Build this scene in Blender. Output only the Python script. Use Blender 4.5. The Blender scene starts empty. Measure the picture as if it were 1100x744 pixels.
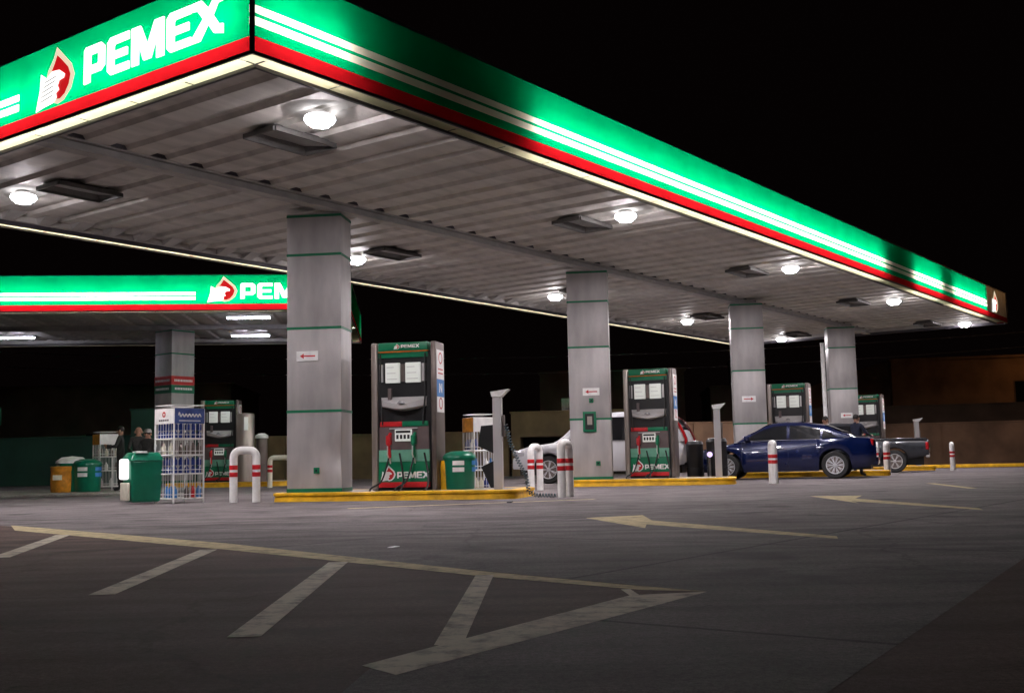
import bpy, bmesh, math, random
from mathutils import Vector, Matrix
random.seed(7)
S = bpy.context.scene
col = S.collection
R = math.radians
PI = math.pi

# ------------------------------------------------------------------ camera
PITCH, ROLL, EYE = R(5.868), R(1.19), 0.6
cd = bpy.data.cameras.new('camera'); cam = bpy.data.objects.new('camera', cd); col.objects.link(cam)
f = Vector((0, math.cos(PITCH), math.sin(PITCH))); rt = Vector((1, 0, 0)); up = rt.cross(f)
ax = rt * math.cos(ROLL) - up * math.sin(ROLL); ay = rt * math.sin(ROLL) + up * math.cos(ROLL)
m = Matrix((ax, ay, -f)).transposed().to_4x4(); m.translation = Vector((0, 0, EYE))
cam.matrix_world = m
cd.lens = 36 * 1196 / 1100; cd.sensor_width = 36; cd.clip_end = 1000; cd.clip_start = .05
S.camera = cam
# ------------------------------------------------------------------ night sky, exposure
w = bpy.data.worlds.new('World'); S.world = w; w.use_nodes = True
bg = w.node_tree.nodes['Background']; bg.inputs[0].default_value = (.0013, .0007, .0007, 1); bg.inputs[1].default_value = 1
S.view_settings.view_transform = 'Standard'; S.view_settings.look = 'None'
S.view_settings.exposure = 0; S.view_settings.gamma = 1

LED = 2150      # ceiling lamp radiance
TUBE = 28      # tube radiance inside the sign boxes

# ------------------------------------------------------------------ materials
def new_mat(name):
    mt = bpy.data.materials.new(name); mt.use_nodes = True
    nt = mt.node_tree; return mt, nt, nt.nodes['Principled BSDF']
def mat(name, c, rough=.5, metal=0, var=.12, scale=6, bump=0, bscale=40, spec=.5, coat=0, stretch=None):
    mt, nt, b = new_mat(name)
    tc = nt.nodes.new('ShaderNodeTexCoord'); mp = nt.nodes.new('ShaderNodeMapping')
    nt.links.new(tc.outputs['Object'], mp.inputs[0])
    if stretch: mp.inputs['Scale'].default_value = stretch
    nz = nt.nodes.new('ShaderNodeTexNoise'); nz.inputs['Scale'].default_value = scale; nz.inputs['Detail'].default_value = 6
    nt.links.new(mp.outputs[0], nz.inputs['Vector'])
    rp = nt.nodes.new('ShaderNodeValToRGB')
    lo = [max(0, x * (1 - var * 1.6)) for x in c]; hi = [min(1, x * (1 + var)) for x in c]
    rp.color_ramp.elements[0].position = .3; rp.color_ramp.elements[1].position = .7
    rp.color_ramp.elements[0].color = (*lo, 1); rp.color_ramp.elements[1].color = (*hi, 1)
    nt.links.new(nz.outputs[0], rp.inputs[0]); nt.links.new(rp.outputs[0], b.inputs['Base Color'])
    mr = nt.nodes.new('ShaderNodeMapRange'); mr.inputs[3].default_value = max(.02, rough - .1); mr.inputs[4].default_value = min(1, rough + .12)
    nt.links.new(nz.outputs[0], mr.inputs[0]); nt.links.new(mr.outputs[0], b.inputs['Roughness'])
    b.inputs['Metallic'].default_value = metal; b.inputs['Specular IOR Level'].default_value = spec
    b.inputs['Coat Weight'].default_value = coat; b.inputs['Coat Roughness'].default_value = .04
    if bump:
        n2 = nt.nodes.new('ShaderNodeTexNoise'); n2.inputs['Scale'].default_value = bscale; n2.inputs['Detail'].default_value = 5
        nt.links.new(mp.outputs[0], n2.inputs['Vector'])
        bp = nt.nodes.new('ShaderNodeBump'); bp.inputs['Strength'].default_value = bump; bp.inputs['Distance'].default_value = .02
        nt.links.new(n2.outputs[0], bp.inputs['Height']); nt.links.new(bp.outputs[0], b.inputs['Normal'])
    return mt
def emit(name, c, s, base=None):
    mt, nt, b = new_mat(name)
    b.inputs['Base Color'].default_value = (*(base or c), 1); b.inputs['Roughness'].default_value = .4
    b.inputs['Emission Color'].default_value = (*c, 1); b.inputs['Emission Strength'].default_value = s
    return mt
def acrylic(name, c, mixw=.12):
    # translucent sign sheet: lets the light of the tubes behind it through
    mt = bpy.data.materials.new(name); mt.use_nodes = True; nt = mt.node_tree; nt.nodes.clear()
    out = nt.nodes.new('ShaderNodeOutputMaterial'); mx = nt.nodes.new('ShaderNodeMixShader')
    tr = nt.nodes.new('ShaderNodeBsdfTranslucent'); df = nt.nodes.new('ShaderNodeBsdfDiffuse')
    nz = nt.nodes.new('ShaderNodeTexNoise'); nz.inputs['Scale'].default_value = 1.4; nz.inputs['Detail'].default_value = 4
    tc = nt.nodes.new('ShaderNodeTexCoord'); nt.links.new(tc.outputs['Object'], nz.inputs['Vector'])
    rp = nt.nodes.new('ShaderNodeValToRGB')
    rp.color_ramp.elements[0].position = .3; rp.color_ramp.elements[1].position = .65
    rp.color_ramp.elements[0].color = (*[x * .8 for x in c], 1); rp.color_ramp.elements[1].color = (*c, 1)
    nt.links.new(nz.outputs[0], rp.inputs[0]); nt.links.new(rp.outputs[0], tr.inputs[0]); nt.links.new(rp.outputs[0], df.inputs[0])
    mx.inputs[0].default_value = mixw
    nt.links.new(tr.outputs[0], mx.inputs[1]); nt.links.new(df.outputs[0], mx.inputs[2]); nt.links.new(mx.outputs[0], out.inputs[0])
    return mt

def ground_mat(name, c1, c2, patch, joints=False):
    mt, nt, b = new_mat(name); N = nt.nodes; L = nt.links
    tc = N.new('ShaderNodeTexCoord')
    def noise(sc, det=6, rough=.6):
        n = N.new('ShaderNodeTexNoise'); n.inputs['Scale'].default_value = sc; n.inputs['Detail'].default_value = det
        n.inputs['Roughness'].default_value = rough; L.new(tc.outputs['Object'], n.inputs['Vector']); return n
    def ramp(src, p0, c0, p1, cc1):
        r_ = N.new('ShaderNodeValToRGB'); r_.color_ramp.elements[0].position = p0; r_.color_ramp.elements[1].position = p1
        r_.color_ramp.elements[0].color = (*c0, 1); r_.color_ramp.elements[1].color = (*cc1, 1); L.new(src, r_.inputs[0]); return r_
    def mul(a, bb, fac=1):
        x = N.new('ShaderNodeMix'); x.data_type = 'RGBA'; x.blend_type = 'MULTIPLY'; x.inputs[0].default_value = fac
        L.new(a, x.inputs[6]); L.new(bb, x.inputs[7]); return x.outputs[2]
    big = ramp(noise(.35, 5).outputs[0], .35, c1, .68, c2)
    o = mul(big.outputs[0], ramp(noise(2.2, 8, .65).outputs[0], .3, (.72,) * 3, .6, (1.1,) * 3).outputs[0])
    o = mul(o, ramp(noise(160, 3, .7).outputs[0], .35, (.55,) * 3, .65, (1.35,) * 3).outputs[0], .8)
    # tar drips / oil stains
    o = mul(o, ramp(noise(1.1, 3, .4).outputs[0], .30, (patch,) * 3, .38, (1,) * 3).outputs[0])
    o = mul(o, ramp(noise(38, 4, .75).outputs[0], .34, (.62,) * 3, .66, (1.3,) * 3).outputs[0], .9)
    # long faint tyre tracks and darker blots
    mpt = N.new('ShaderNodeMapping'); mpt.inputs['Rotation'].default_value = (0, 0, R(-60)); mpt.inputs['Scale'].default_value = (.12, 2.4, 1); L.new(tc.outputs['Object'], mpt.inputs[0])
    nt_ = N.new('ShaderNodeTexNoise'); nt_.inputs['Scale'].default_value = 1.3; nt_.inputs['Detail'].default_value = 4; L.new(mpt.outputs[0], nt_.inputs['Vector'])
    o = mul(o, ramp(nt_.outputs[0], .36, (.68,) * 3, .58, (1.06,) * 3).outputs[0])
    o = mul(o, ramp(noise(5.5, 5, .7).outputs[0], .30, (.5,) * 3, .37, (1,) * 3).outputs[0], .8)
    # cracks
    v = N.new('ShaderNodeTexVoronoi'); v.feature = 'DISTANCE_TO_EDGE'; v.inputs['Scale'].default_value = .28
    nn = noise(1.3, 6, .6); ad = N.new('ShaderNodeMixRGB'); ad.blend_type = 'ADD'; ad.inputs[0].default_value = .9
    L.new(tc.outputs['Object'], ad.inputs[1]); L.new(nn.outputs[1], ad.inputs[2]); L.new(ad.outputs[0], v.inputs['Vector'])
    o = mul(o, ramp(v.outputs[0], .002, (.5,) * 3, .007, (1,) * 3).outputs[0], .6)
    if joints:
        mp = N.new('ShaderNodeMapping'); mp.inputs['Rotation'].default_value = (0, 0, R(-53.5)); L.new(tc.outputs['Object'], mp.inputs[0])
        br = N.new('ShaderNodeTexBrick'); br.offset = 0; br.inputs['Scale'].default_value = 1
        br.inputs['Brick Width'].default_value = 3.6; br.inputs['Row Height'].default_value = 3.2; br.inputs['Mortar Size'].default_value = .018
        br.inputs['Color1'].default_value = (1, 1, 1, 1); br.inputs['Color2'].default_value = (.86, .86, .86, 1); br.inputs['Mortar'].default_value = (.4, .4, .4, 1)
        L.new(mp.outputs[0], br.inputs['Vector']); o = mul(o, br.outputs[0])
    L.new(o, b.inputs['Base Color'])
    mr = N.new('ShaderNodeMapRange'); mr.inputs[3].default_value = .78; mr.inputs[4].default_value = .98; b.inputs['Specular IOR Level'].default_value = .12
    L.new(noise(1.1, 4).outputs[0], mr.inputs[0]); L.new(mr.outputs[0], b.inputs['Roughness'])
    bp = N.new('ShaderNodeBump'); bp.inputs['Strength'].default_value = .5; bp.inputs['Distance'].default_value = .006
    L.new(noise(90, 5, .7).outputs[0], bp.inputs['Height']); L.new(bp.outputs[0], b.inputs['Normal'])
    return mt

def paint_mat(name, c, under, wear):
    mt, nt, b = new_mat(name); N = nt.nodes; L = nt.links
    tc = N.new('ShaderNodeTexCoord'); n = N.new('ShaderNodeTexNoise'); n.inputs['Scale'].default_value = 7; n.inputs['Detail'].default_value = 12; n.inputs['Roughness'].default_value = .75
    L.new(tc.outputs['Object'], n.inputs['Vector'])
    r_ = N.new('ShaderNodeValToRGB'); r_.color_ramp.elements[0].position = wear - .12; r_.color_ramp.elements[1].position = wear + .08
    r_.color_ramp.elements[0].color = (*under, 1); r_.color_ramp.elements[1].color = (*c, 1)
    L.new(n.outputs[0], r_.inputs[0]); L.new(r_.outputs[0], b.inputs['Base Color']); b.inputs['Roughness'].default_value = .85; b.inputs['Specular IOR Level'].default_value = .15
    return mt

M = dict(
    asphalt=ground_mat('asphalt', (.112, .074, .064), (.168, .114, .099), .6),
    concrete=ground_mat('concrete', (.168, .147, .146), (.25, .222, .222), .66, True),
    slab=ground_mat('slab', (.30, .28, .25), (.36, .34, .31), .8),
    mark_yellow=paint_mat('mark_yellow', (.60, .49, .28), (.22, .18, .13), .46),
    mark_white=paint_mat('mark_white', (.66, .58, .47), (.2, .165, .14), .46),
    kerb=mat('kerb', (.92, .47, .008), .55, var=.2, scale=5, bump=.3),
    kerb_top=mat('kerb_top', (.34, .31, .27), .8, var=.25, scale=3, bump=.3),
    green=acrylic('green_acrylic', (.0, .31, .115)),
    red=acrylic('red_acrylic', (.50, .008, .014)),
    white=acrylic('white_acrylic', (.9, .88, .78)),
    soffit=acrylic('soffit_acrylic', (.80, .72, .52)),
    endcap=mat('endcap', (.45, .48, .46), .4, var=.5, scale=1.6),
    letter=emit('letter', (1, .985, .95), 1.6, (.8, .8, .8)),
    cream=emit('cream', (1, .85, .6), .85, (.8, .75, .6)),
    emred=emit('emblem_red', (.75, .01, .015), .75, (.6, .02, .02)),
    box_in=mat('box_interior', (.75, .75, .72), .7, var=.08),
    trim=mat('trim', (.055, .05, .06), .5),
    roof=mat('roof', (.12, .12, .12), .8),
    deck=mat('deck', (.56, .53, .49), .62, 0, var=.14, scale=1.2, stretch=(.4, 3, 1), spec=.2),
    beam=mat('beam', (.42, .40, .38), .55, var=.15, scale=3),
    cladding=mat('cladding', (.42, .395, .39), .45, .25, var=.13, scale=2.2, bump=.05, bscale=2.5, stretch=(1.6, 1.6, .5)),
    bandgreen=mat('band_green', (.0, .16, .07), .45),
    bandred=mat('band_red', (.55, .02, .02), .45),
    red_p=mat('red_paint', (.55, .012, .018), .4),
    white_p=mat('white_paint', (.86, .85, .83), .38, var=.07, scale=9),
    cream_p=mat('cream_paint', (.78, .74, .6), .45, var=.1, scale=9),
    steel=mat('steel', (.46, .40, .36), .36, .55, var=.12, scale=3, stretch=(3, 3, .4)),
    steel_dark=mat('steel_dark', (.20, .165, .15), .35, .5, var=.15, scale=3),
    black=mat('black', (.012, .012, .013), .4),
    rubber=mat('rubber', (.02, .02, .02), .7, bump=.2),
    pgreen=mat('pump_green', (.0, .17, .075), .35, var=.1),
    pgreenl=mat('pump_light_green', (.16, .42, .30), .4),
    pmauve=mat('pump_panel', (.13, .095, .095), .5),
    screen=emit('screen', (.75, .78, .72), .32, (.7, .72, .68)),
    silver=mat('silver', (.6, .58, .58), .35, .3, var=.04, scale=2),
    bingreen=mat('bin_green', (.0, .16, .085), .32, var=.1),
    blue=mat('blue', (.02, .05, .26), .35),
    header_blue=mat('header_blue', (.06, .10, .30), .4, var=.2),
    blue_l=mat('label_blue', (.05, .22, .55), .4),
    orange=mat('orange', (.62, .25, .02), .45, var=.25, scale=8),
    glare=emit('white_glare', (1, .93, .95), 1.3, (.8, .8, .8)),
    glass=mat('car_glass', (.008, .009, .011), .04, var=0, spec=.7),
    navy=mat('navy_paint', (.002, .008, .055), .22, .2, var=.05, coat=1),
    carsilver=mat('silver_paint', (.62, .62, .65), .4, .1, var=.02, scale=1, coat=.5), rimsil=mat('wheel_silver', (.78, .78, .8), .25, .2, var=.03),
    cargrey=mat('grey_paint', (.032, .035, .042), .3, .3, var=.1, coat=.8),
    tail=mat('tail_lamp', (.4, .012, .015), .15, var=.1),
    amber=mat('amber_lens', (.6, .16, .03), .2),
    chrome=mat('chrome', (.8, .8, .82), .12, 1, var=.05),
    headl=mat('headlamp', (.75, .75, .78), .1, .6, var=.1),
    skin=mat('skin', (.34, .18, .12), .55), hair=mat('hair', (.015, .01, .008), .6),
    cloth_dark=mat('cloth_dark', (.03, .03, .028), .85, var=.3, scale=14, bump=.4),
    cloth_navy=mat('cloth_navy', (.012, .016, .04), .85, var=.3, scale=14, bump=.4),
    cloth_grey=mat('cloth_grey', (.26, .28, .27), .85, var=.25, scale=14, bump=.4),
    wall_ochre=mat('wall_ochre', (.17, .12, .06), .85, var=.25, scale=.9, bump=.4, bscale=6),
    wall_brown=mat('wall_brown', (.26, .15, .09), .85, var=.3, scale=.7, bump=.4, bscale=6),
    wall_dark=mat('wall_dark', (.13, .085, .06), .85, var=.3, scale=.7),
    wall_green=mat('wall_green', (.03, .09, .07), .8, var=.2, scale=.7),
    dark=mat('dark_opening', (.006, .005, .005), .8),
    led=emit('led', (1.0, .93, .97), LED), ledbowl=emit('led_bowl', (.94, .94, 1.0), 6), tube=emit('tube', (1, .97, .88), TUBE),
    cantube=emit('ceiling_tube', (.85, .84, 1), 75),
    fixt=mat('fixture', (.10, .095, .09), .5, var=.2), fixin=mat('fixture_inside', (.30, .29, .28), .35, .4),
)

# ------------------------------------------------------------------ mesh helper
class MB:
    def __init__(s): s.v = []; s.f = []; s.m = []; s.mi = 0; s.sm = []; s.smooth = False
    def add(s, vs, fs, smooth=None):
        k = len(s.v); s.v += [tuple(x) for x in vs]
        for q in fs: s.f.append([i + k for i in q]); s.m.append(s.mi); s.sm.append(s.smooth if smooth is None else smooth)
        return s
    def box(s, x0, x1, y0, y1, z0, z1, bev=0):
        if bev:
            bm = bmesh.new(); bmesh.ops.create_cube(bm, size=1)
            for v in bm.verts: v.co = Vector(((x0 + x1) / 2 + v.co.x * (x1 - x0), (y0 + y1) / 2 + v.co.y * (y1 - y0), (z0 + z1) / 2 + v.co.z * (z1 - z0)))
            bmesh.ops.bevel(bm, geom=bm.edges[:], offset=bev, segments=3, affect='EDGES', profile=.5)
            return s.frombm(bm, True)
        vs = [(x, y, z) for z in (z0, z1) for x, y in ((x0, y0), (x1, y0), (x1, y1), (x0, y1))]
        return s.add(vs, [(3, 2, 1, 0), (4, 5, 6, 7), (0, 1, 5, 4), (1, 2, 6, 5), (2, 3, 7, 6), (3, 0, 4, 7)], False)
    def frombm(s, bm, smooth=False):
        bm.verts.ensure_lookup_table(); bm.verts.index_update()
        s.add([v.co[:] for v in bm.verts], [[v.index for v in q.verts] for q in bm.faces], smooth); bm.free(); return s
    def lathe(s, prof, n=24, cx=0, cy=0, cz=0, axis='z', caps=True):
        vs = []; fs = []
        for r_, z in prof:
            for i in range(n):
                a = 2 * PI * i / n; c, d = r_ * math.cos(a), r_ * math.sin(a)
                vs.append((cx + c, cy + d, cz + z) if axis == 'z' else (cx + c, cy + z, cz + d) if axis == 'y' else (cx + z, cy + c, cz + d))
        for j in range(len(prof) - 1):
            for i in range(n):
                q = (j * n + i, j * n + (i + 1) % n, (j + 1) * n + (i + 1) % n, (j + 1) * n + i)
                fs.append(q if axis != 'y' else q[::-1])
        s.add(vs, fs, True)
        if caps:
            k = len(prof) - 1
            s.add(vs[:n], [tuple(range(n))[::-1]], False); s.add(vs[k * n:], [tuple(range(n))], False)
        return s
    def cyl(s, r_, z0, z1, n=24, **k): return s.lathe([(r_, z0), (r_, z1)], n, **k)
    def tube(s, pts, r_, n=8, caps=True):
        P = [Vector(p) for p in pts]; vs = []; fs = []
        T = (P[1] - P[0]).normalized(); U = T.orthogonal().normalized()
        for i, p in enumerate(P):
            t = (P[min(i + 1, len(P) - 1)] - P[max(i - 1, 0)]).normalized()
            U = (U - t * U.dot(t)).normalized(); W = t.cross(U)
            for k in range(n):
                a = 2 * PI * k / n; vs.append(p + (U * math.cos(a) + W * math.sin(a)) * r_)
        for i in range(len(P) - 1):
            for k in range(n): fs.append((i * n + k, i * n + (k + 1) % n, (i + 1) * n + (k + 1) % n, (i + 1) * n + k))
        if caps: fs.append(tuple(range(n))[::-1]); fs.append(tuple(range((len(P) - 1) * n, len(P) * n)))
        return s.add(vs, fs, True)
    def poly(s, loops, O, U, V, t):
        # flat shape (outer loop + holes) given in 2D, laid at O along U,V and extruded by t along U x V
        O, U, V = Vector(O), Vector(U), Vector(V); Nn = U.cross(V).normalized() * t
        bm = bmesh.new(); ed = []
        for lp in loops:
            vs = [bm.verts.new(O + U * a + V * b) for a, b in lp]
            for i in range(len(vs)): ed.append(bm.edges.new((vs[i], vs[(i + 1) % len(vs)])))
        bmesh.ops.triangle_fill(bm, use_beauty=True, edges=ed)
        if t:
            g = bmesh.ops.extrude_face_region(bm, geom=bm.faces[:])
            bmesh.ops.translate(bm, verts=[e for e in g['geom'] if isinstance(e, bmesh.types.BMVert)], vec=Nn)
            bmesh.ops.recalc_face_normals(bm, faces=bm.faces[:])
        return s.frombm(bm)
    def build(s, name, mt, parent=None, loc=None, rz=0):
        me = bpy.data.meshes.new(name); me.from_pydata(s.v, [], s.f)
        for x in (mt if isinstance(mt, (list, tuple)) else [mt]): me.materials.append(M[x] if isinstance(x, str) else x)
        me.polygons.foreach_set('material_index', s.m); me.polygons.foreach_set('use_smooth', s.sm); me.update()
        o = bpy.data.objects.new(name, me); col.objects.link(o)
        if parent: o.parent = parent
        if loc: o.location = loc
        o.rotation_euler.z = rz
        if any(s.sm):
            for e in me.edges: pass
            try: me.set_sharp_from_angle(angle=R(38))
            except Exception: pass
        return o
def tag(o, label=None, cat=None, group=None, kind=None):
    if label: o['label'] = label
    if cat: o['category'] = cat
    if group: o['group'] = group
    if kind: o['kind'] = kind
    return o
def empty(name, loc, rz=0, label=None, cat=None, group=None):
    o = bpy.data.objects.new(name, None); col.objects.link(o); o.location = loc; o.rotation_euler.z = rz; o.empty_display_size = .2
    return tag(o, label, cat, group)
def copy_tree(o, parent=None):
    c = o.copy(); col.objects.link(c); c.parent = parent
    for ch in list(o.children): copy_tree(ch, c)
    return c
def dup(o, loc, rz, label, group=None):
    c = copy_tree(o); c.location = loc; c.rotation_euler.z = rz; c['label'] = label
    if group: c['group'] = group
    return c

# ------------------------------------------------------------------ ground
def sheet(name, pts, z, mt, kind='structure'):
    b = MB(); b.add([(x, y, z) for x, y in pts], [tuple(range(len(pts)))])
    return tag(b.build(name, mt), kind=kind)
sheet('ground', [(-260, -40), (260, -40), (260, 260), (-260, 260)], 0, 'asphalt')
TH = R(53.5); u = Vector((math.cos(TH), math.sin(TH), 0)); v = Vector((-math.sin(TH), math.cos(TH), 0)); C0 = Vector((-2.667, 11.32, 0))
def cw(a, b, z=0):
    p = C0 + u * a + v * b; return (p.x, p.y, z)
sheet('forecourt_concrete', [(-14, 17.2), (-5.72, 12.55), (.83, 5.1), (-.44, 3.36), (-.6, 1.5), (.15, 1.85), (2.82, 6.29), (19.5, 30), (34, 50), (34, 62), (-34, 62), (-34, 26)], .001, 'concrete')
b = MB(); b.add([(-30, 19.6, .008), (-8.9, 20.6, .008), (-5.0, 22.6, .008), (-5.2, 24, .008), (-30, 24, .008)], [(0, 1, 2, 3, 4)])
sl = MB().box(-34, -8.6, 25.6, 31, .0, .07, .02); tag(sl.build('pavement', 'slab'), kind='structure')

def quad(pts, z=.002):
    return [(x, y, z) for x, y in pts]
def strip(a, b_, w_):
    a = Vector(a); b_ = Vector(b_); d = (b_ - a).normalized(); n = Vector((-d.y, d.x)) * w_ / 2
    return [a - n, b_ - n, b_ + n, a + n]
mk = MB()
mk.add(quad([(-5.65, 12.59), (-5.12, 11.5), (-2.09, 8.2), (-.18, 5.95), (.57, 5.19), (.85, 5.08), (.5, 5.43), (-.18, 6.21), (-2.27, 8.88)], .002), [(0, 1, 2, 8), (2, 3, 7, 8), (3, 4, 6, 7), (4, 5, 6)])
tag(mk.build('painted_line', 'mark_yellow'), kind='structure')
mk = MB()
mk.add(quad([(-.47, 3.41), (-.35, 3.25), (.85, 5.07), (.50, 5.0)], .002), [(0, 1, 2, 3)])
for a_, b_, ww in [((-4.22, 10.50), (-3.62, 7.9), .17), ((-2.25, 8.25), (-2.0, 5.45), .16), ((-1.10, 6.98), (-.97, 4.02), .15), ((-.17, 6.0), (-.23, 3.75), .12), ((.5, 5.22), (.53, 4.8), .055)]:
    mk.add(quad(strip(a_, b_, ww * .8), .0028 if ww > .1 else .003), [(0, 1, 2, 3)])
tag(mk.build('hatch_marking', 'mark_white'), kind='structure')
def arrow(tip, c1, c2, n1, n2, t1, t2):
    a = MB(); a.add(quad([tip, c1, n1, t1, t2, n2, c2], .002), [(6, 5, 4, 3, 2, 1, 0)]); tag(a.build('painted_arrow', 'mark_yellow'), kind='structure')
arrow((.72, 11.6), (1.12, 9.75), (1.35, 11.95), (1.19, 10.25), (1.32, 10.9), (2.30, 8.05), (2.36, 8.3))
arrow((4.30, 16.4), (4.2, 13.7), (5.0, 16.2), (4.3, 14.4), (4.6, 15.2), (4.80, 11.55), (4.92, 11.95))
mk = MB(); mk.add(quad(strip((8.1, 21.9), (7.5, 18.4), .16), .002), [(0, 1, 2, 3)]); tag(mk.build('painted_arrow', 'mark_yellow'), kind='structure')
mk = MB(); mk.add(quad(strip((-2.3, 15.4), (1.2, 17.0), .14), .002), [(0, 1, 2, 3)]); tag(mk.build('painted_line', 'mark_yellow'), kind='structure')
li = MB(); li.poly([[(0, 0), (.04, -.02), (.08, .01), (.085, .04), (.05, .06), (.01, .04)]], (-.92, 8.05, .004), (1, 0, .05), (0, 1, .04), .002)
tag(li.build('litter', 'white_p'), 'small white scrap of paper on the asphalt above the yellow line', 'litter')
li = MB(); li.poly([[(0, 0), (.06, -.02), (.09, .03), (.03, .06)]], (-.12, 16.0, .012), (1, 0, .05), (0, 1, .2), .01)
tag(li.build('litter', 'black'), 'dark scrap lying in front of the nearest yellow kerb', 'litter')

# ------------------------------------------------------------------ lettering shapes, one unit tall
st = .28
LET = {
 'P': (.95, [[(0, 0), (.28, .02), (.28, .24), (.78, .24), (.95, .36), (.95, .88), (.80, 1), (.08, 1), (0, .92)], [(.30, .46), (.30, .76), (.64, .76), (.67, .73), (.67, .50), (.64, .46)]]),
 'E': (.98, [[(.14, 0), (.98, 0), (.98, .20), (.34, .20), (.30, .25), (.30, .40), (.90, .40), (.90, .60), (.30, .60), (.30, .74), (.34, .79), (.98, .79), (.98, 1), (.14, 1), (0, .88), (0, .12)]]),
 'M': (1.32, [[(0, 0), (.29, 0), (.29, .56), (.50, .06), (.80, .06), (1.03, .56), (1.03, 0), (1.32, 0), (1.32, 1), (.95, 1), (.66, .44), (.37, 1), (0, 1)]]),
 'X': (1.15, [[(0, 0), (.30, 0), (.60, .36), (.82, .08), (1.15, 0), (1.15, .24), (1.0, .26), (.78, .54), (.95, .80), (1.15, .82), (1.15, 1), (.86, 1), (.62, .74), (.36, 1), (0, 1), (0, .80), (.20, .78), (.42, .52), (0, .12)]]),
}
DROP_OUT = [(.52, 1.0), (.44, .82), (.30, .64), (.24, .45), (.3, .2), (.42, .06), (.56, 0), (.72, .04), (.9, .2), (.98, .42), (.9, .62), (.7, .82)]
DROP_IN = [(.53, .86), (.46, .72), (.38, .60), (.36, .42), (.4, .22), (.5, .10), (.62, .08), (.74, .14), (.84, .28), (.88, .44), (.82, .58), (.66, .74)]
EAGLE = [(.0, -.02), (.10, .34), (.12, .62), (.24, .54), (.26, .50), (.42, .60), (.60, .58), (.74, .48), (.72, .42), (.60, .40), (.56, .32), (.60, .24), (.52, .20), (.54, .12), (.44, .04), (.22, .02)]
LINES = [(.12, .12, .44, .17), (.14, .20, .46, .25), (.16, .28, .46, .33), (.2, .36, .5, .41), (.24, .44, .52, .48)]
def emblem(parent, O, U, V, w_, h, mats=('cream', 'emred', 'letter'), t=.006):
    U = Vector(U); V = Vector(V); Nn = U.cross(V).normalized(); O = Vector(O)
    def sc(l): return [(a * w_, b_ * h) for a, b_ in l]
    o = MB().poly([sc(DROP_OUT), sc(DROP_IN)], O, U, V, t).build('sign_emblem', mats[0], parent)
    MB().poly([sc(DROP_IN)], O, U, V, t * .7).build('drop', mats[1], o)
    e = MB(); e.poly([sc(EAGLE)], O + Nn * t * 1.1, U, V, t)
    e.build('eagle_head', mats[2], o)
    if h > .5:
        l_ = MB()
        for a, b_, c, d in LINES: l_.poly([[(a * w_, b_ * h), (c * w_, d * h), (c * w_, d * h + .010), (a * w_, b_ * h + .010)]], O + Nn * t * 2.2, U, V, .003)
        l_.build('feather_line', 'fixt', o)
    return o
def wordmark(parent, O, U, V, h, mt='letter', gap=.14, t=.02, one=False, sx=1.0, name='sign_letter'):
    x = 0; O = Vector(O); U = Vector(U); V = Vector(V); b = MB()
    for ch in 'PEMEX':
        w_, lp = LET[ch]
        if not one: b = MB()
        b.poly([[(a * h * sx, c * h) for a, c in l] for l in lp], O + U * x, U, V, t)
        if not one: b.build(name, mt, parent)
        x += (w_ + gap) * h * sx
    if one: b.build(name, mt, parent)
    return x

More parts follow.
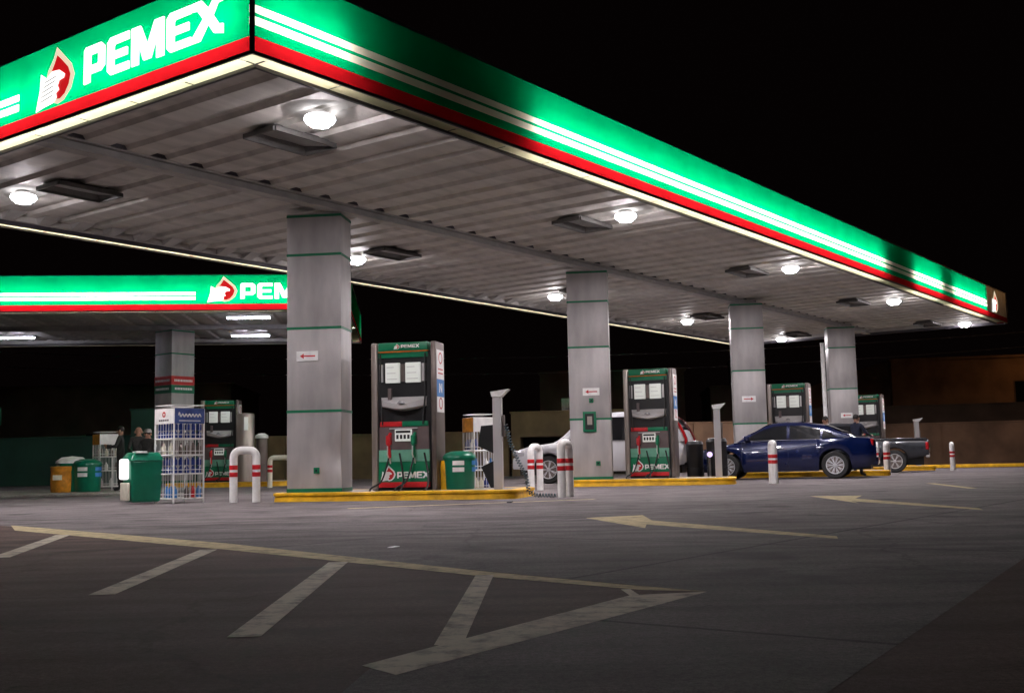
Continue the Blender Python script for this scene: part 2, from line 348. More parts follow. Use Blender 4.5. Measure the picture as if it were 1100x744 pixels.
# ------------------------------------------------------------------ canopies
def column_part(parent, loc, rz, w_, d, h, bands, mt='cladding', dent=False, sign=None, extras=(), shade=0):
    c = MB(); n = 10
    # cladding panels between the band heights, a 4 mm joint at each
    zs = [0.0] + bands + [h]
    for i in range(len(zs) - 1):
        z0, z1 = zs[i] + .004, zs[i + 1] - .004
        if dent and i == 0:
            # lowest panel: buckled right-hand edge
            bm = bmesh.new(); bmesh.ops.create_cube(bm, size=1)
            for vt in bm.verts: vt.co = Vector(((vt.co.x + .5) * w_, (vt.co.y + .5) * d, z0 + (vt.co.z + .5) * (z1 - z0)))
            bmesh.ops.subdivide_edges(bm, edges=bm.edges[:], cuts=9, use_grid_fill=True)
            for vt in bm.verts:
                k = max(0, 1 - abs(vt.co.z - .62) / .45) * max(0, (vt.co.x / w_ - .62) / .38) * max(0, 1 - vt.co.y / d * 1.5)
                vt.co.y += .10 * k; vt.co.x -= .05 * k
                k2 = max(0, 1 - abs(vt.co.z - 1.05) / .2) * max(0, (vt.co.x / w_ - .8) / .2) * max(0, 1 - vt.co.y / d * 2)
                vt.co.y -= .035 * k2
            c.frombm(bm, True)
        else: c.box(0, w_, 0, d, z0, z1, .008)
    c.mi = 1; c.box(.16, w_ - .16, .16, d - .16, 0, h); c.mi = 0
    o = c.build('column', [mt, 'trim'], parent, loc, rz)
    for z in bands + [h - .05, .03]:
        bb = MB(); t = .006; hh = .022 if z != .03 else .03
        bb.box(-t, w_ + t, -t, d + t, z - hh, z + hh)
        bb.build('green_band', 'bandgreen', o)
    if sign:
        z, x, right = sign
        s = MB(); s.box(x - .19, x + .19, -.014, -.004, z - .085, z + .085)
        s.mi = 1
        pts = [(-.13, 0), (-.06, .045), (-.06, .012), (.14, .012), (.14, -.012), (-.06, -.012), (-.06, -.045)]
        if right: pts = [(-a, b_) for a, b_ in pts][::-1]
        s.poly([pts], (x, -.0145, z), (1, 0, 0), (0, 0, 1), .002)
        s.build('arrow_sign', ['white_p', 'red_p'], o)
    for e in extras:
        if e[0] == 'socket':
            s = MB(); s.box(e[1] - .05, e[1] + .05, -.03, -.003, e[2] - .05, e[2] + .05, .006); s.mi = 1; s.box(e[1] - .02, e[1] + .02, -.036, -.029, e[2] - .02, e[2] + .02)
            s.build('socket', ['pgreen', 'black'], o)
        if e[0] == 'cabinet':
            s = MB(); s.box(e[1] - .15, e[1] + .15, -.06, -.008, e[2] - .23, e[2] + .23, .01); s.mi = 1; s.box(e[1] - .1, e[1] + .1, -.068, -.058, e[2] - .18, e[2] + .18)
            s.mi = 2; s.box(e[1] - .05, e[1] + .06, -.072, -.067, e[2] - .07, e[2] + .12)
            s.build('cabinet', ['pgreen', 'black', 'steel'], o)
    return o

def light_box(cn, L, W, Z, unlit, endcap=None, pitch=1.083, stripe_gap=None, hf=.99, back_h=None):
    """four backlit sign boxes round a canopy; local x along the long side, y along the short one"""
    D = .30
    sides = [ # origin, dir, inward, length
        ('near', Vector((0, 0, 0)), Vector((1, 0, 0)), Vector((0, 1, 0)), L),
        ('left', Vector((0, 0, 0)), Vector((0, 1, 0)), Vector((1, 0, 0)), W),
        ('far', Vector((0, W, 0)), Vector((1, 0, 0)), Vector((0, -1, 0)), L),
        ('end', Vector((L, 0, 0)), Vector((0, 1, 0)), Vector((-1, 0, 0)), W)]
    for nm, O, d, i_, ln in sides:
        zz = Vector((0, 0, 1))
        def sheetq(a, b_, z0, z1, name, mt, off=0):
            q = [O + d * a + zz * (Z + z0) - i_ * off, O + d * b_ + zz * (Z + z0) - i_ * off, O + d * b_ + zz * (Z + z1) - i_ * off, O + d * a + zz * (Z + z1) - i_ * off]
            mb = MB(); mb.add(q, [(0, 1, 2, 3)]); return mb.build(name, mt, cn)
        a0, a1 = .02, ln - .02
        g1 = ln - 2.6 if (nm == 'near' and endcap) else a1
        sheetq(a0, a1, .0, .165, 'red_band', 'red')
        gaps = stripe_gap.get(nm, []) if stripe_gap else []
        # white twin stripes: [start,end] intervals carry stripes, the rest is plain green
        segs = []
        p_ = a0
        for s0, s1 in gaps: segs.append((p_, s0, True)); segs.append((s0, s1, False)); p_ = s1
        segs.append((p_, g1, True)); segs = [q for q in segs if q[1] - q[0] > .01]
        for s0, s1, on in segs:
            if on:
                sheetq(s0, s1, .165, .285, 'green_panel', 'green'); sheetq(s0, s1, .285, .38, 'white_stripe', 'white')
                sheetq(s0, s1, .38, .42, 'green_panel', 'green'); sheetq(s0, s1, .42, .51, 'white_stripe', 'white')
                sheetq(s0, s1, .51, hf, 'green_panel', 'green')
            else: sheetq(s0, s1, .165, hf, 'green_panel', 'green')
        if g1 < a1: sheetq(g1, a1, .165, hf, 'end_panel', 'endcap')
        # enclosure behind the sheets (back, top) and the tubes inside
        bx = MB()
        def pt(a, inn, z): return O + d * a + i_ * inn + zz * (Z + z)
        bx.add([pt(D, D, 0), pt(ln - D, D, 0), pt(ln - D, D, hf - .002), pt(D, D, hf - .002)], [(0, 1, 2, 3)])
        e_ = 0 if nm in ('near', 'far') else D
        bx.add([pt(e_, 0, hf), pt(ln - e_, 0, hf), pt(ln - e_, D, hf), pt(e_, D, hf)], [(0, 1, 2, 3)])
        for s0, s1 in unlit.get(nm, []):
            if False:
                for q in (s0, s1):
                    if q < ln - .1: bx.add([pt(q, .012, .0), pt(q, D, .0), pt(q, D, hf), pt(q, .012, hf)], [(0, 1, 2, 3)])
        bx.build('sign_box', 'box_in', cn)
        tr = MB()
        for z0, z1, o_ in ((hf, hf + .03, .01), (-.035, .0, .012)):
            A = [pt(-.01, -o_, z0), pt(ln + .01, -o_, z0), pt(ln + .01, -o_, z1), pt(-.01, -o_, z1), pt(-.01, .02, z0), pt(ln + .01, .02, z0), pt(ln + .01, .02, z1), pt(-.01, .02, z1)]
            tr.add(A, [(0, 1, 2, 3), (4, 7, 6, 5), (0, 4, 5, 1), (3, 2, 6, 7), (0, 3, 7, 4), (1, 5, 6, 2)])
        A = [pt(D - .02, D - .02, -.04), pt(ln - D + .02, D - .02, -.04), pt(ln - D + .02, D - .02, .06), pt(D - .02, D - .02, .06), pt(D - .02, D + .03, -.04), pt(ln - D + .02, D + .03, -.04), pt(ln - D + .02, D + .03, .06), pt(D - .02, D + .03, .06)]
        tr.add(A, [(0, 1, 2, 3), (4, 7, 6, 5), (0, 4, 5, 1), (3, 2, 6, 7)])
        for a in (0, ln):
            for q in (0,):
                A = [pt(a - .02, -.02, -.035), pt(a + .02, -.02, -.035), pt(a + .02, -.02, hf + .03), pt(a - .02, -.02, hf + .03), pt(a - .02, .02, -.035), pt(a + .02, .02, -.035), pt(a + .02, .02, hf + .03), pt(a - .02, .02, hf + .03)]
                tr.add(A, [(0, 1, 2, 3), (4, 7, 6, 5), (0, 4, 5, 1), (3, 2, 6, 7), (0, 3, 7, 4), (1, 5, 6, 2)])
        tr.build('trim', 'trim', cn)
        tb = MB()
        n = int((ln - .3) / 1.25); pit = (ln - .3) / n
        for k in range(n):
            t0 = .15 + k * pit + .02; t1 = .15 + (k + 1) * pit - .02; mid = (t0 + t1) / 2
            if any(s0 < mid < s1 for s0, s1 in unlit.get(nm, [])): continue
            for zt in (.34, .50):
                tb.tube([pt(t0, D - .08, zt), pt(t1, D - .08, zt)], .016, 6)
        tb.build('lamp_tube', 'tube', cn)
        n = int(round((ln - .3) / pitch)); pit = (ln - .6) / n
        for k in range(n):
            t0 = .3 + k * pit + .012; t1 = .3 + (k + 1) * pit - .012
            sq = MB(); sq.add([pt(t0, .02, -.004), pt(t1, .02, -.004), pt(t1, D - .02, -.004), pt(t0, D - .02, -.004)], [(0, 1, 2, 3)])
            sq.build('soffit_panel', 'soffit', cn)

def deck_mesh(L, W, Z, along='x', pitch=.66, inset=.33):
    prof = [(0, 0), (.36, 0), (.41, .06), (.61, .06), (.66, 0)]
    b = MB(); pts = []
    Lr = (L if along == 'x' else W) - 2 * inset; n = int(Lr / pitch)
    for k in range(n + 1):
        for a, z in prof[:-1]:
            s = k * pitch + a
            if s < Lr: pts.append((inset + s, Z + z))
    pts.append((inset + Lr, Z))
    o0, o1 = inset, (W if along == 'x' else L) - inset
    vs = []; fs = []
    for s, z in pts:
        for q in (o0, o1): vs.append((s, q, z) if along == 'x' else (q, s, z))
    for i in range(len(pts) - 1): fs.append((2 * i, 2 * i + 2, 2 * i + 3, 2 * i + 1))
    b.add(vs, fs); return b

L1, W1, Z1 = 33.0, 9.96, 4.95
CN = empty('station_canopy', (C0.x, C0.y, 0), TH, 'large near canopy with green, white and red lit fascia on four clad columns', 'canopy', 'filling station canopies')
for x, y in ((.02, .02), (.02, 9.96 - .28)):
    q = MB(); q.add([(x, y, 4.946), (x + .26, y, 4.946), (x + .26, y + .26, 4.946), (x, y + .26, 4.946)], [(0, 1, 2, 3)]); q.build('soffit_panel', 'soffit', CN)
light_box(CN, L1, W1, Z1, {'near': [(1.5, 4.6), (20.3, 23.0), (25.0, 27.0), (30.6, 33)], 'end': [(0, 10)], 'far': []}, endcap=True,
          stripe_gap={'left': [(.05, 4.55), (8.2, 9.9)]})
deck_mesh(L1, W1, Z1 + .13).build('ceiling_deck', 'deck', CN)
MB().box(.31, L1 - .31, .31, W1 - .31, Z1 + .30, Z1 + .86).build('roof', 'roof', CN)
for y in (4.72,):
    bm_ = MB(); bm_.box(.34, L1 - .34, y - .11, y + .11, Z1 - .02, Z1 + .0); bm_.box(.34, L1 - .34, y - .012, y + .012, Z1, Z1 + .11); bm_.box(.34, L1 - .34, y - .11, y + .11, Z1 + .11, Z1 + .128)
    bm_.build('beam', 'beam', CN)
for y in (.42, W1 - .42):
    bm_ = MB(); bm_.box(.34, L1 - .34, y - .04, y + .04, Z1 + .02, Z1 + .125); bm_.build('edge_channel', 'beam', CN)
for x in (.42, L1 - .42):
    bm_ = MB(); bm_.box(x - .04, x + .04, .48, W1 - .48, Z1 + .02, Z1 + .124); bm_.build('edge_channel', 'beam', CN)
cl = MB()
for k in range(int(L1 / .66)):
    x = .5 + k * .66
    cl.add([(x, W1 - .8, Z1 + .12), (x + .3, W1 - .8, Z1 + .12), (x + .3, W1 - .46, Z1 + .12), (x, W1 - .46, Z1 + .12), (x + .04, W1 - .46, Z1 + .02), (x + .26, W1 - .46, Z1 + .02)], [(0, 3, 4), (1, 5, 2), (0, 4, 5, 1), (3, 2, 5, 4)])
cl.build('bracket', 'beam', CN)
cz = MB(); cz.add([(.37, 0, .129), (.65, 0, .129), (.602, 0, .187), (.418, 0, .187)], [(0, 1, 2, 3)]); cz0 = cz.build('rib_gap_shade', 'trim', CN, (.33, 4.58, Z1))  # dark faces painted for the shaded rib gaps above the beam
for k in range(1, int((L1 - .66) / .66)):
    q = cz0.copy(); col.objects.link(q); q.location = (.33 + k * .66, 4.58, Z1)
# emblem and letters on the short fascia (outer face looks along -x)
emblem(CN, (-.006, 4.12, Z1 + .185), (0, -1, 0), (0, 0, 1), .86, .74)
wx = 0
PX = [('P', 3.06, .42), ('E', 2.58, .43), ('M', 2.10, .61), ('E', 1.435, .43), ('X', .985, .53)]
for ch, y0, ww in PX:
    w_, lp = LET[ch]; h = .455
    MB().poly([[(a / w_ * ww, c * h) for a, c in l] for l in lp], (-.004, y0, Z1 + .298), (0, -1, 0), (0, 0, 1), .02).build('sign_letter', 'letter', CN)
emblem(CN, (31.0, -.006, Z1 + .2), (1, 0, 0), (0, 0, 1), .8, .72)
# rounded stripe ends on the short fascia
# columns (positions found in world metres, brought into the canopy's frame)
inv = (Matrix.Translation((C0.x, C0.y, 0)) @ Matrix.Rotation(TH, 4, 'Z')).inverted()
def local(x, y, z=0): return inv @ Vector((x, y, z))
cols = [((-3.85, 18.95), [.95, 2.4, 4.05][0:0] or [1.36, 2.78, 4.05], True, (2.3, .36, False), [('socket', .52, .36)], .95),
        ((1.28, 25.36), [1.36, 3.0, 4.05], False, (1.98, .5, False), [('socket', .5, 1.78), ('cabinet', .45, 1.30), ('socket', .62, .36)], .93),
        ((6.22, 31.4), [1.36, 2.85, 4.05], False, (2.05, .42, True), [], .90),
        ((10.75, 37.7), [1.36, 2.65, 4.05], False, (1.75, .5, False), [], .90)]
for (x, y), bands, dent, sg, ex, ww in cols:
    lp = local(x, y, .15); column_part(CN, lp, R(-7) - TH, ww, .66, Z1 - .15 - .02, bands, dent=dent, sign=sg, extras=ex)
# white rainwater pipe beside the farthest column
lp = local(10.62, 37.95, .15); pp = MB().cyl(.07, 0, 4.25, 14); pp.build('drain_pipe', 'white_p', CN, lp)

# ------------------------------------------------------------------ second canopy
A2 = R(5.6); C2 = Vector((-19.5, 29.95, 0)); L2 = 14.95; W2 = 8.9
CM = empty('station_canopy', C2, A2, 'smaller second canopy behind at the left with lit green fascia and fluorescent tubes', 'canopy', 'filling station canopies')
light_box(CM, L2, W2, 5.0, {'end': [(0, 9)], 'left': [(0, 9)]}, stripe_gap={'near': [(10.68, 14.9)], 'end': [(.05, 8.8)]})
deck_mesh(L2, W2, 5.13, 'x').build('ceiling_deck', 'deck', CM)
MB().box(.31, L2 - .31, .31, W2 - .31, 5.3, 5.86).build('roof', 'roof', CM)
for y in (4.5,):
    bm_ = MB(); bm_.box(.34, L2 - .34, y - .11, y + .11, 4.98, 5.0); bm_.box(.34, L2 - .34, y - .012, y + .012, 5.0, 5.11); bm_.box(.34, L2 - .34, y - .11, y + .11, 5.11, 5.128)
    bm_.build('beam', 'beam', CM)
for y in (.42, W2 - .42): MB().box(.34, L2 - .34, y - .04, y + .04, 5.02, 5.125).build('edge_channel', 'beam', CM)
emblem(CM, (11.0, -.006, 5.22), (1, 0, 0), (0, 0, 1), .86, .74)
x = 11.92
wordmark(CM, (x, -.004, 5.30), (1, 0, 0), (0, 0, 1), .455, gap=.12, sx=.96)
inv2 = (Matrix.Translation(C2) @ Matrix.Rotation(A2, 4, 'Z')).inverted()
lp = inv2 @ Vector((-10.72, 34.9, .15)); c2 = column_part(CM, lp, TH - A2, .86, .86, 4.83, [4.05])
bb = MB(); bb.box(-.008, .868, -.008, .868, 3.06, 3.34); bb.mi = 1; bb.box(-.0085, .8685, -.0085, .8685, 2.80, 3.055)
bb.build('colour_band', ['bandred', 'bandgreen'], c2)
tx = MB()
for zc, s0 in ((3.2, .1), (2.94, .12)):
    k = s0
    while k < .78:
        wl = random.uniform(.03, .06); tx.box(k, k + wl, -.014, -.009, zc - .035, zc + .035); k += wl + .02
    k = s0
    while k < .78:
        wl = random.uniform(.03, .06); tx.box(-.014, -.009, k, k + wl, zc - .035, zc + .035); k += wl + .02
tx.build('band_lettering', 'white_p', c2)
lp = inv2 @ Vector((-18.4, 34.9, .15)); column_part(CM, lp, TH - A2, .86, .86, 4.83, [4.05])

# ------------------------------------------------------------------ ceiling lamps
def ceiling_lamp():
    t = empty('ceiling_lamp', (0, 0, 0), 0, 'lamp', 'lamp')
    MB().lathe([(.001, .075), (.13, .075), (.13, .03), (.10, .02)], 24, caps=False).build('housing', 'beam', t)
    MB().lathe([(.001, -.085), (.12, -.082), (.175, -.055), (.205, -.01), (.19, .03), (.12, .045)], 32, caps=False).build('lens', 'ledbowl', t)
    MB().lathe([(.115, -.0885), (.115, -.0865)], 24).build('light_emitter', 'led', t); return t
ord5 = ['nearest', 'second', 'third', 'fourth', 'farthest']
cl0 = None
for row, (u0, v0, txt) in enumerate([(2.17, 1.26, 'in the near canopy row by the long fascia'), (1.96, 7.85, 'in the near canopy row by the back edge')]):
    for i in range(5):
        if row == 1 and i == 4: continue
        p_ = cw(u0 + 7.57 * i, v0, Z1 + .03); lb = 'bright round ceiling lamp, %s %s' % (ord5[i], txt)
        if cl0 is None: cl0 = ceiling_lamp(); cl0.location = p_; cl0['label'] = lb; cl0['group'] = 'round ceiling lamps'
        else: dup(cl0, p_, 0, lb)
p_ = cw(1.96 + 7.57 * 4, 7.85, Z1 + .03); dup(cl0, p_, 0, 'bright round ceiling lamp, farthest in the near canopy row by the back edge')
def dead_fixture():
    t = empty('floodlight_fixture', (0, 0, 0), TH, 'x', 'light fixture')
    h = MB(); W_, D_ = .55, .30
    h.add([(-W_, -D_, 0), (W_, -D_, 0), (W_, D_, 0), (-W_, D_, 0), (-W_ + .1, -D_ + .08, .09), (W_ - .1, -D_ + .08, .09), (W_ - .1, D_ - .08, .09), (-W_ + .1, D_ - .08, .09)],
          [(0, 1, 5, 4), (1, 2, 6, 5), (2, 3, 7, 6), (3, 0, 4, 7), (4, 5, 6, 7)])
    for a in ((-W_, W_, -D_ - .03, -D_), (-W_, W_, D_, D_ + .03)): h.box(a[0], a[1], a[2], a[3], -.04, .02)
    for a in ((-W_ - .03, -W_, -D_, D_), (W_, W_ + .03, -D_, D_)): h.box(a[0], a[1], a[2], a[3], -.04, .02)
    h.build('housing', 'fixt', t)
    r_ = MB(); r_.add([(-W_ + .1, -D_ + .05, -.02), (W_ - .1, -D_ + .05, -.02), (W_ - .1, D_ - .1, .06), (-W_ + .1, D_ - .1, .06)], [(0, 1, 2, 3)])
    r_.build('reflector', 'fixin', t); return t
df0 = None
for row, (u0, v0, txt) in enumerate([(2.65, 2.33, 'in the row by the long fascia'), (2.4, 6.95, 'in the row by the back edge')]):
    for i in range(5):
        p_ = cw(u0 + 7.3 * i, v0, Z1 + .06); lb = 'unlit dark rectangular ceiling fixture, %s %s' % (ord5[i], txt)
        if df0 is None: df0 = dead_fixture(); df0.location = p_; df0['label'] = lb; df0['group'] = 'unlit rectangular ceiling fixtures'
        else: dup(df0, p_, TH, lb)
def tube_fix(x, y, label, src=None):
    t = empty('fluorescent_light', (x, y, 5.02), A2, label, 'lamp', 'fluorescent ceiling lights')
    MB().box(-.66, .66, -.09, .09, .0, .06, .01).build('housing', 'white_p', t)
    for s in (-.05, .05): MB().tube([(-.62, s, -.02), (.62, s, -.02)], .02, 8).build('tube', 'cantube', t)
    return t
t0 = tube_fix(-7.83, 32.9, 'fluorescent ceiling light of the second canopy, front one of the pair right of its column')
for x, y, lb in [(-8.85, 37.5, 'fluorescent ceiling light of the second canopy, rear one of the pair right of its column'), (-16.5, 36.7, 'fluorescent ceiling light of the second canopy, cut by the left edge of the photo')]:
    dup(t0, (x, y, 5.02), A2, lb)
fl = empty('rooftop_floodlight', (-13.0, 33, 5.86), 0, 'small pale floodlight standing on the roof of the second canopy', 'floodlight')
MB().cyl(.03, 0, .42, 8).build('stem', 'fixt', fl); MB().lathe([(.02, .56), (.14, .52), (.2, .44), (.2, .41)], 20, caps=False).build('shade', 'white_p', fl)

# ------------------------------------------------------------------ islands
def island(x, y, L, D, rz, label, h=.15, group='yellow kerbed pump islands'):
    t = empty('pump_island', (x, y, 0), rz, label, 'island', group)
    def outline(ins):
        r_ = .28 - ins * .5; pts = []
        for cx_, cy_, a0 in ((L - ins - r_, ins + r_, -90), (L - ins - r_, D - ins - r_, 0), (ins + .12, D - ins - .12, 90), (ins + .12, ins + .12, 180)):
            rr = r_ if cx_ > L / 2 else .12
            for k in range(7):
                a = R(a0 + 15 * k); pts.append((cx_ + rr * math.cos(a), cy_ + rr * math.sin(a)))
        return pts
    b = MB(); P0 = outline(0); P1 = outline(.0); P2 = outline(.02); P3 = outline(.14); n = len(P0)
    ring = [[(a, c, 0) for a, c in outline(-.012)], [(a, c, h * .62) for a, c in P0], [(a, c, h * .68) for a, c in outline(-.02)], [(a, c, h * .93) for a, c in outline(-.02)], [(a, c, h) for a, c in P2], [(a, c, h) for a, c in P3]]
    vs = sum(ring, []); fs = []
    for j in range(5):
        for i in range(n): fs.append((j * n + i, j * n + (i + 1) % n, (j + 1) * n + (i + 1) % n, (j + 1) * n + i))
    b.add(vs, fs, True); b.build('kerb', 'kerb', t)
    b = MB(); b.add([(a, c, h - .002) for a, c in P3], [tuple(range(n))]); b.build('island_top', 'kerb_top', t)
    return t
IZ = R(-12)
island(-4.05, 18.75, 4.15, 1.75, IZ, 'nearest yellow kerbed island, under the closest column and pump')
island(1.1, 24.95, 3.72, 1.75, IZ, 'yellow kerbed island under the second column, in front of the silver wagon')
island(5.9, 31.0, 4.3, 1.75, IZ, 'yellow kerbed island seen below the blue saloon')
island(10.3, 38.3, 3.9, 1.75, IZ, 'yellow kerbed island at the tail of the grey pickup')
island(-10.4, 33.3, 3.6, 2.6, R(3), 'yellow kerbed island of the second canopy at the left')
kb = MB().box(0, 16, 0, .25, 0, .13, .02); tag(kb.build('roadside_kerb', 'kerb', None, (13.6, 43.5, 0), R(-16)), 'long yellow kerb running to the right edge in front of the brown wall', 'kerb')

# ------------------------------------------------------------------ fuel pump
def fuel_pump():
    t = empty('fuel_pump', (0, 0, 0), 0, 'x', 'fuel pump')
    W_, D_, H_ = 1.16, .5, 2.5; x0, x1 = -W_ / 2, W_ / 2
    b = MB(); b.box(x0 + .1, x1 - .1, .04, D_ - .04, 0, H_ - .15); b.build('cabinet', 'black', t)
    MB().box(x0, x0 + .11, 0, D_, 0, H_, .025).build('side_post', 'steel', t)
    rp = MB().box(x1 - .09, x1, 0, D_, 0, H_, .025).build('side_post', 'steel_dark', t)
    s = MB(); s.box(x1 + .001, x1 + .006, .06, D_ - .06, 1.86, 2.36); s.box(x1 + .001, x1 + .006, .06, D_ - .06, 1.3, 1.56)
    s.mi = 1; s.box(x1 + .001, x1 + .006, .06, D_ - .06, 1.565, 1.855)
    s.mi = 2
    for zc in (2.22, 1.45):
        ring = [(math.cos(a * PI / 8) * .1, math.sin(a * PI / 8) * .1) for a in range(16)]; ri = [(a * .78, c * .78) for a, c in ring]
        s.poly([ring, ri], (x1 + .007, D_ / 2, zc), (0, 1, 0), (0, 0, 1), .002)
    for zc in (2.02, 1.95): s.box(x1 + .006, x1 + .008, .12, D_ - .12, zc, zc + .02)
    s.mi = 0; s.poly([[(-.08, -.08), (-.04, -.08), (-.04, .02), (.05, -.08), (.08, -.08), (.08, .08), (.04, .08), (.04, -.02), (-.04, .08), (-.08, .08)]], (x1 + .007, D_ / 2, 1.71), (0, 1, 0), (0, 0, 1), .002)
    s.build('sticker', ['white_p', 'blue_l', 'red_p'], rp)
    # front stickers seen on the right post
    s = MB(); s.box(x1 - .1, x1 - .03, -.006, -.001, 1.86, 2.36); s.box(x1 - .1, x1 - .03, -.006, -.001, 1.3, 1.56); s.mi = 1; s.box(x1 - .1, x1 - .03, -.006, -.001, 1.565, 1.855)
    hb = MB().box(x0 + .14, x1 - .14, -.01, D_ + .01, H_ - .145, H_ - .005, .008).build('header_panel', 'pgreen', t)
    for sgn, oy, U in ((1, -.012, (1, 0, 0)), (-1, D_ + .012, (-1, 0, 0))):
        emblem(hb, (-.16 * sgn, oy, H_ - .12), U, (0, 0, 1), .11, .095, ('white_p', 'red_p', 'white_p'), .003)
        wordmark(hb, (-.03 * sgn, oy, H_ - .10), U, (0, 0, 1), .055, 'white_p', one=True, t=.003, name='header_lettering')
    MB().box(x0 + .13, x1 - .13, -.004, .03, H_ - .17, H_ - .149).build('trim_bar', 'amber', t)
    MB().box(x0 + .14, x1 - .14, .012, .04, H_ - .26, H_ - .175).build('shade_panel', 'pgreen', t)
    for a, c in ((-.43, -.37), (.33, .40)): MB().box(a, c, .01, .045, 1.83, 2.13, .002).build('price_plate', 'silver', t)
    for a, c in ((-.32, -.06), (.04, .31)):
        sc = MB().box(a, c, -.01, .045, 1.81, 2.15, .012).build('display', 'screen', t)
        l_ = MB()
        for k in range(3): l_.box(a + .03, c - .10 + .03 * k, -.0125, -.0105, 2.07 - k * .1, 2.08 - k * .1)
        l_.build('readout', 'silver', sc)
    MB().box(-.045, .025, .0, .045, 1.83, 2.13).build('divider', 'steel_dark', t)
    # middle console: a curved silver shelf round a dark bowl
    c = MB(); n = 14; vs = []
    for k in range(n + 1):
        a = -1 + 2 * k / n; dep = .14 * (1 - a * a) + .02; vs += [(a * .41, .04, 1.33 + .08 * abs(a) ** 1.5), (a * .41, .03 - dep, 1.36 + .07 * abs(a) ** 1.5), (a * .41, .03 - dep, 1.42 + .11 * abs(a)), (a * .41, .04, 1.57)]
    fs = []
    for k in range(n):
        for j in range(3): fs.append((4 * k + j, 4 * k + 4 + j, 4 * k + 5 + j, 4 * k + 1 + j))
    c.add(vs, fs, True); c.build('console', 'silver', t)
    MB().lathe([(.07, -.02), (.05, .01), (.02, .03)], 16, cx=0, cy=-.12, cz=1.47).build('console_light', 'headl', t)
    MB().box(-.27, -.2, -.03, .02, 1.42, 1.72, .01).build('card_reader', 'pmauve', t)
    MB().box(-.42, -.03, .0, .045, 1.07, 1.155, .006).build('red_strip', 'red_p', t); MB().box(-.028, .43, .0, .045, 1.07, 1.155, .006).build('green_strip', 'pgreen', t)
    MB().box(-.44, .44, .015, .05, .68, 1.065).build('nozzle_panel', 'pmauve', t)
    pl = MB().box(-.15, .15, -.03, .012, .82, 1.02, .01).build('data_plate', 'screen', t)
    l_ = MB(); l_.box(-.13, .13, -.034, -.0305, .96, 1.0)
    for k in range(4): l_.box(-.12 + k * .065, -.08 + k * .065, -.034, -.0305, .86, .93)
    l_.build('plate_lettering', 'black', pl)
    MB().box(-.25, .25, -.02, .012, 1.03, 1.045).build('hook_bar', 'silver', t)
    MB().box(x0 + .13, x1 - .13, .005, .05, .48, .678, .002).build('light_green_panel', 'pgreenl', t)
    lg = MB().box(x0 + .13, x1 - .13, -.004, .05, .14, .478, .002).build('green_panel', 'pgreen', t)
    emblem(lg, (-.42, -.006, .155), (1, 0, 0), (0, 0, 1), .28, .27, ('white_p', 'red_p', 'white_p'), .002)
    wordmark(lg, (-.12, -.006, .20), (1, 0, 0), (0, 0, 1), .11, 'white_p', one=True, t=.004, sx=.9, gap=.08, name='panel_lettering')
    MB().box(x0 + .13, x1 - .13, -.008, .05, .05, .138, .002).build('red_plinth', 'red_p', t)
    for sx, mt, nm in ((-.23, 'red_p', 'nozzle'), (.21, 'pgreen', 'nozzle')):
        nz = MB(); nz.tube([(sx, -.02, .95), (sx, -.10, .9), (sx, -.13, .8), (sx + .01, -.12, .68), (sx + .01, -.09, .55)], .028, 10)
        nz.box(sx - .04, sx + .04, -.15, -.04, .76, .92, .018)
        nz.mi = 1; nz.tube([(sx, -.16, .74), (sx, -.17, .60), (sx, -.12, .55)], .012, 6); nz.tube([(sx - .005, -.08, .56), (sx, -.03, .45)], .014, 6)
        nz.build('nozzle', [mt, 'silver'], t)
        hs = MB(); e = -.0
        P_ = [(sx, -.10, .56), (sx - .03, -.14, .4), (sx - .10, -.22, .15), (sx - .24, -.36, .03), (sx - .14, -.50, -.10), (sx + .10, -.50, -.10), (sx + .30, -.36, .03), (sx + .26, -.14, .25), (sx + .17, -.05, .62)]
        # catmull-rom through the points
        Q = []
        for i in range(len(P_) - 1):
            a, b_, c_, d_ = [Vector(P_[max(0, min(len(P_) - 1, i + k))]) for k in (-1, 0, 1, 2)]
            for s_ in range(5):
                q = s_ / 5; Q.append(.5 * ((2 * b_) + (c_ - a) * q + (2 * a - 5 * b_ + 4 * c_ - d_) * q * q + (3 * b_ - a - 3 * c_ + d_) * q ** 3))
        Q.append(Vector(P_[-1])); hs.tube(Q, .016, 8); hs.build('hose', 'rubber', t)
    for sx in (-.40, .40): MB().tube([(sx, -.02, 2.3), (sx, -.03, 1.6), (sx * .9, -.05, 1.1)], .014, 8).build('hose', 'rubber', t)
    return t
PZ = R(-14)
p0 = fuel_pump(); p0.location = (-1.86, 18.85, .15); p0.rotation_euler.z = PZ; p0['group'] = 'fuel pumps'
p0['label'] = 'nearest and largest fuel pump, standing right of the closest column'
dup(p0, (3.10, 25.6, .15), R(-20), 'fuel pump right of the second column, in front of the silver wagon')
dup(p0, (7.88, 31.95, .15), R(-24), 'fuel pump rising behind the roof of the blue saloon')
dup(p0, (12.3, 39.0, .15), R(-27), 'fuel pump behind the bed of the grey pickup, right of the farthest column')
dup(p0, (-9.05, 34.3, .15), R(2), 'fuel pump under the second canopy, right of the wire bottle rack')

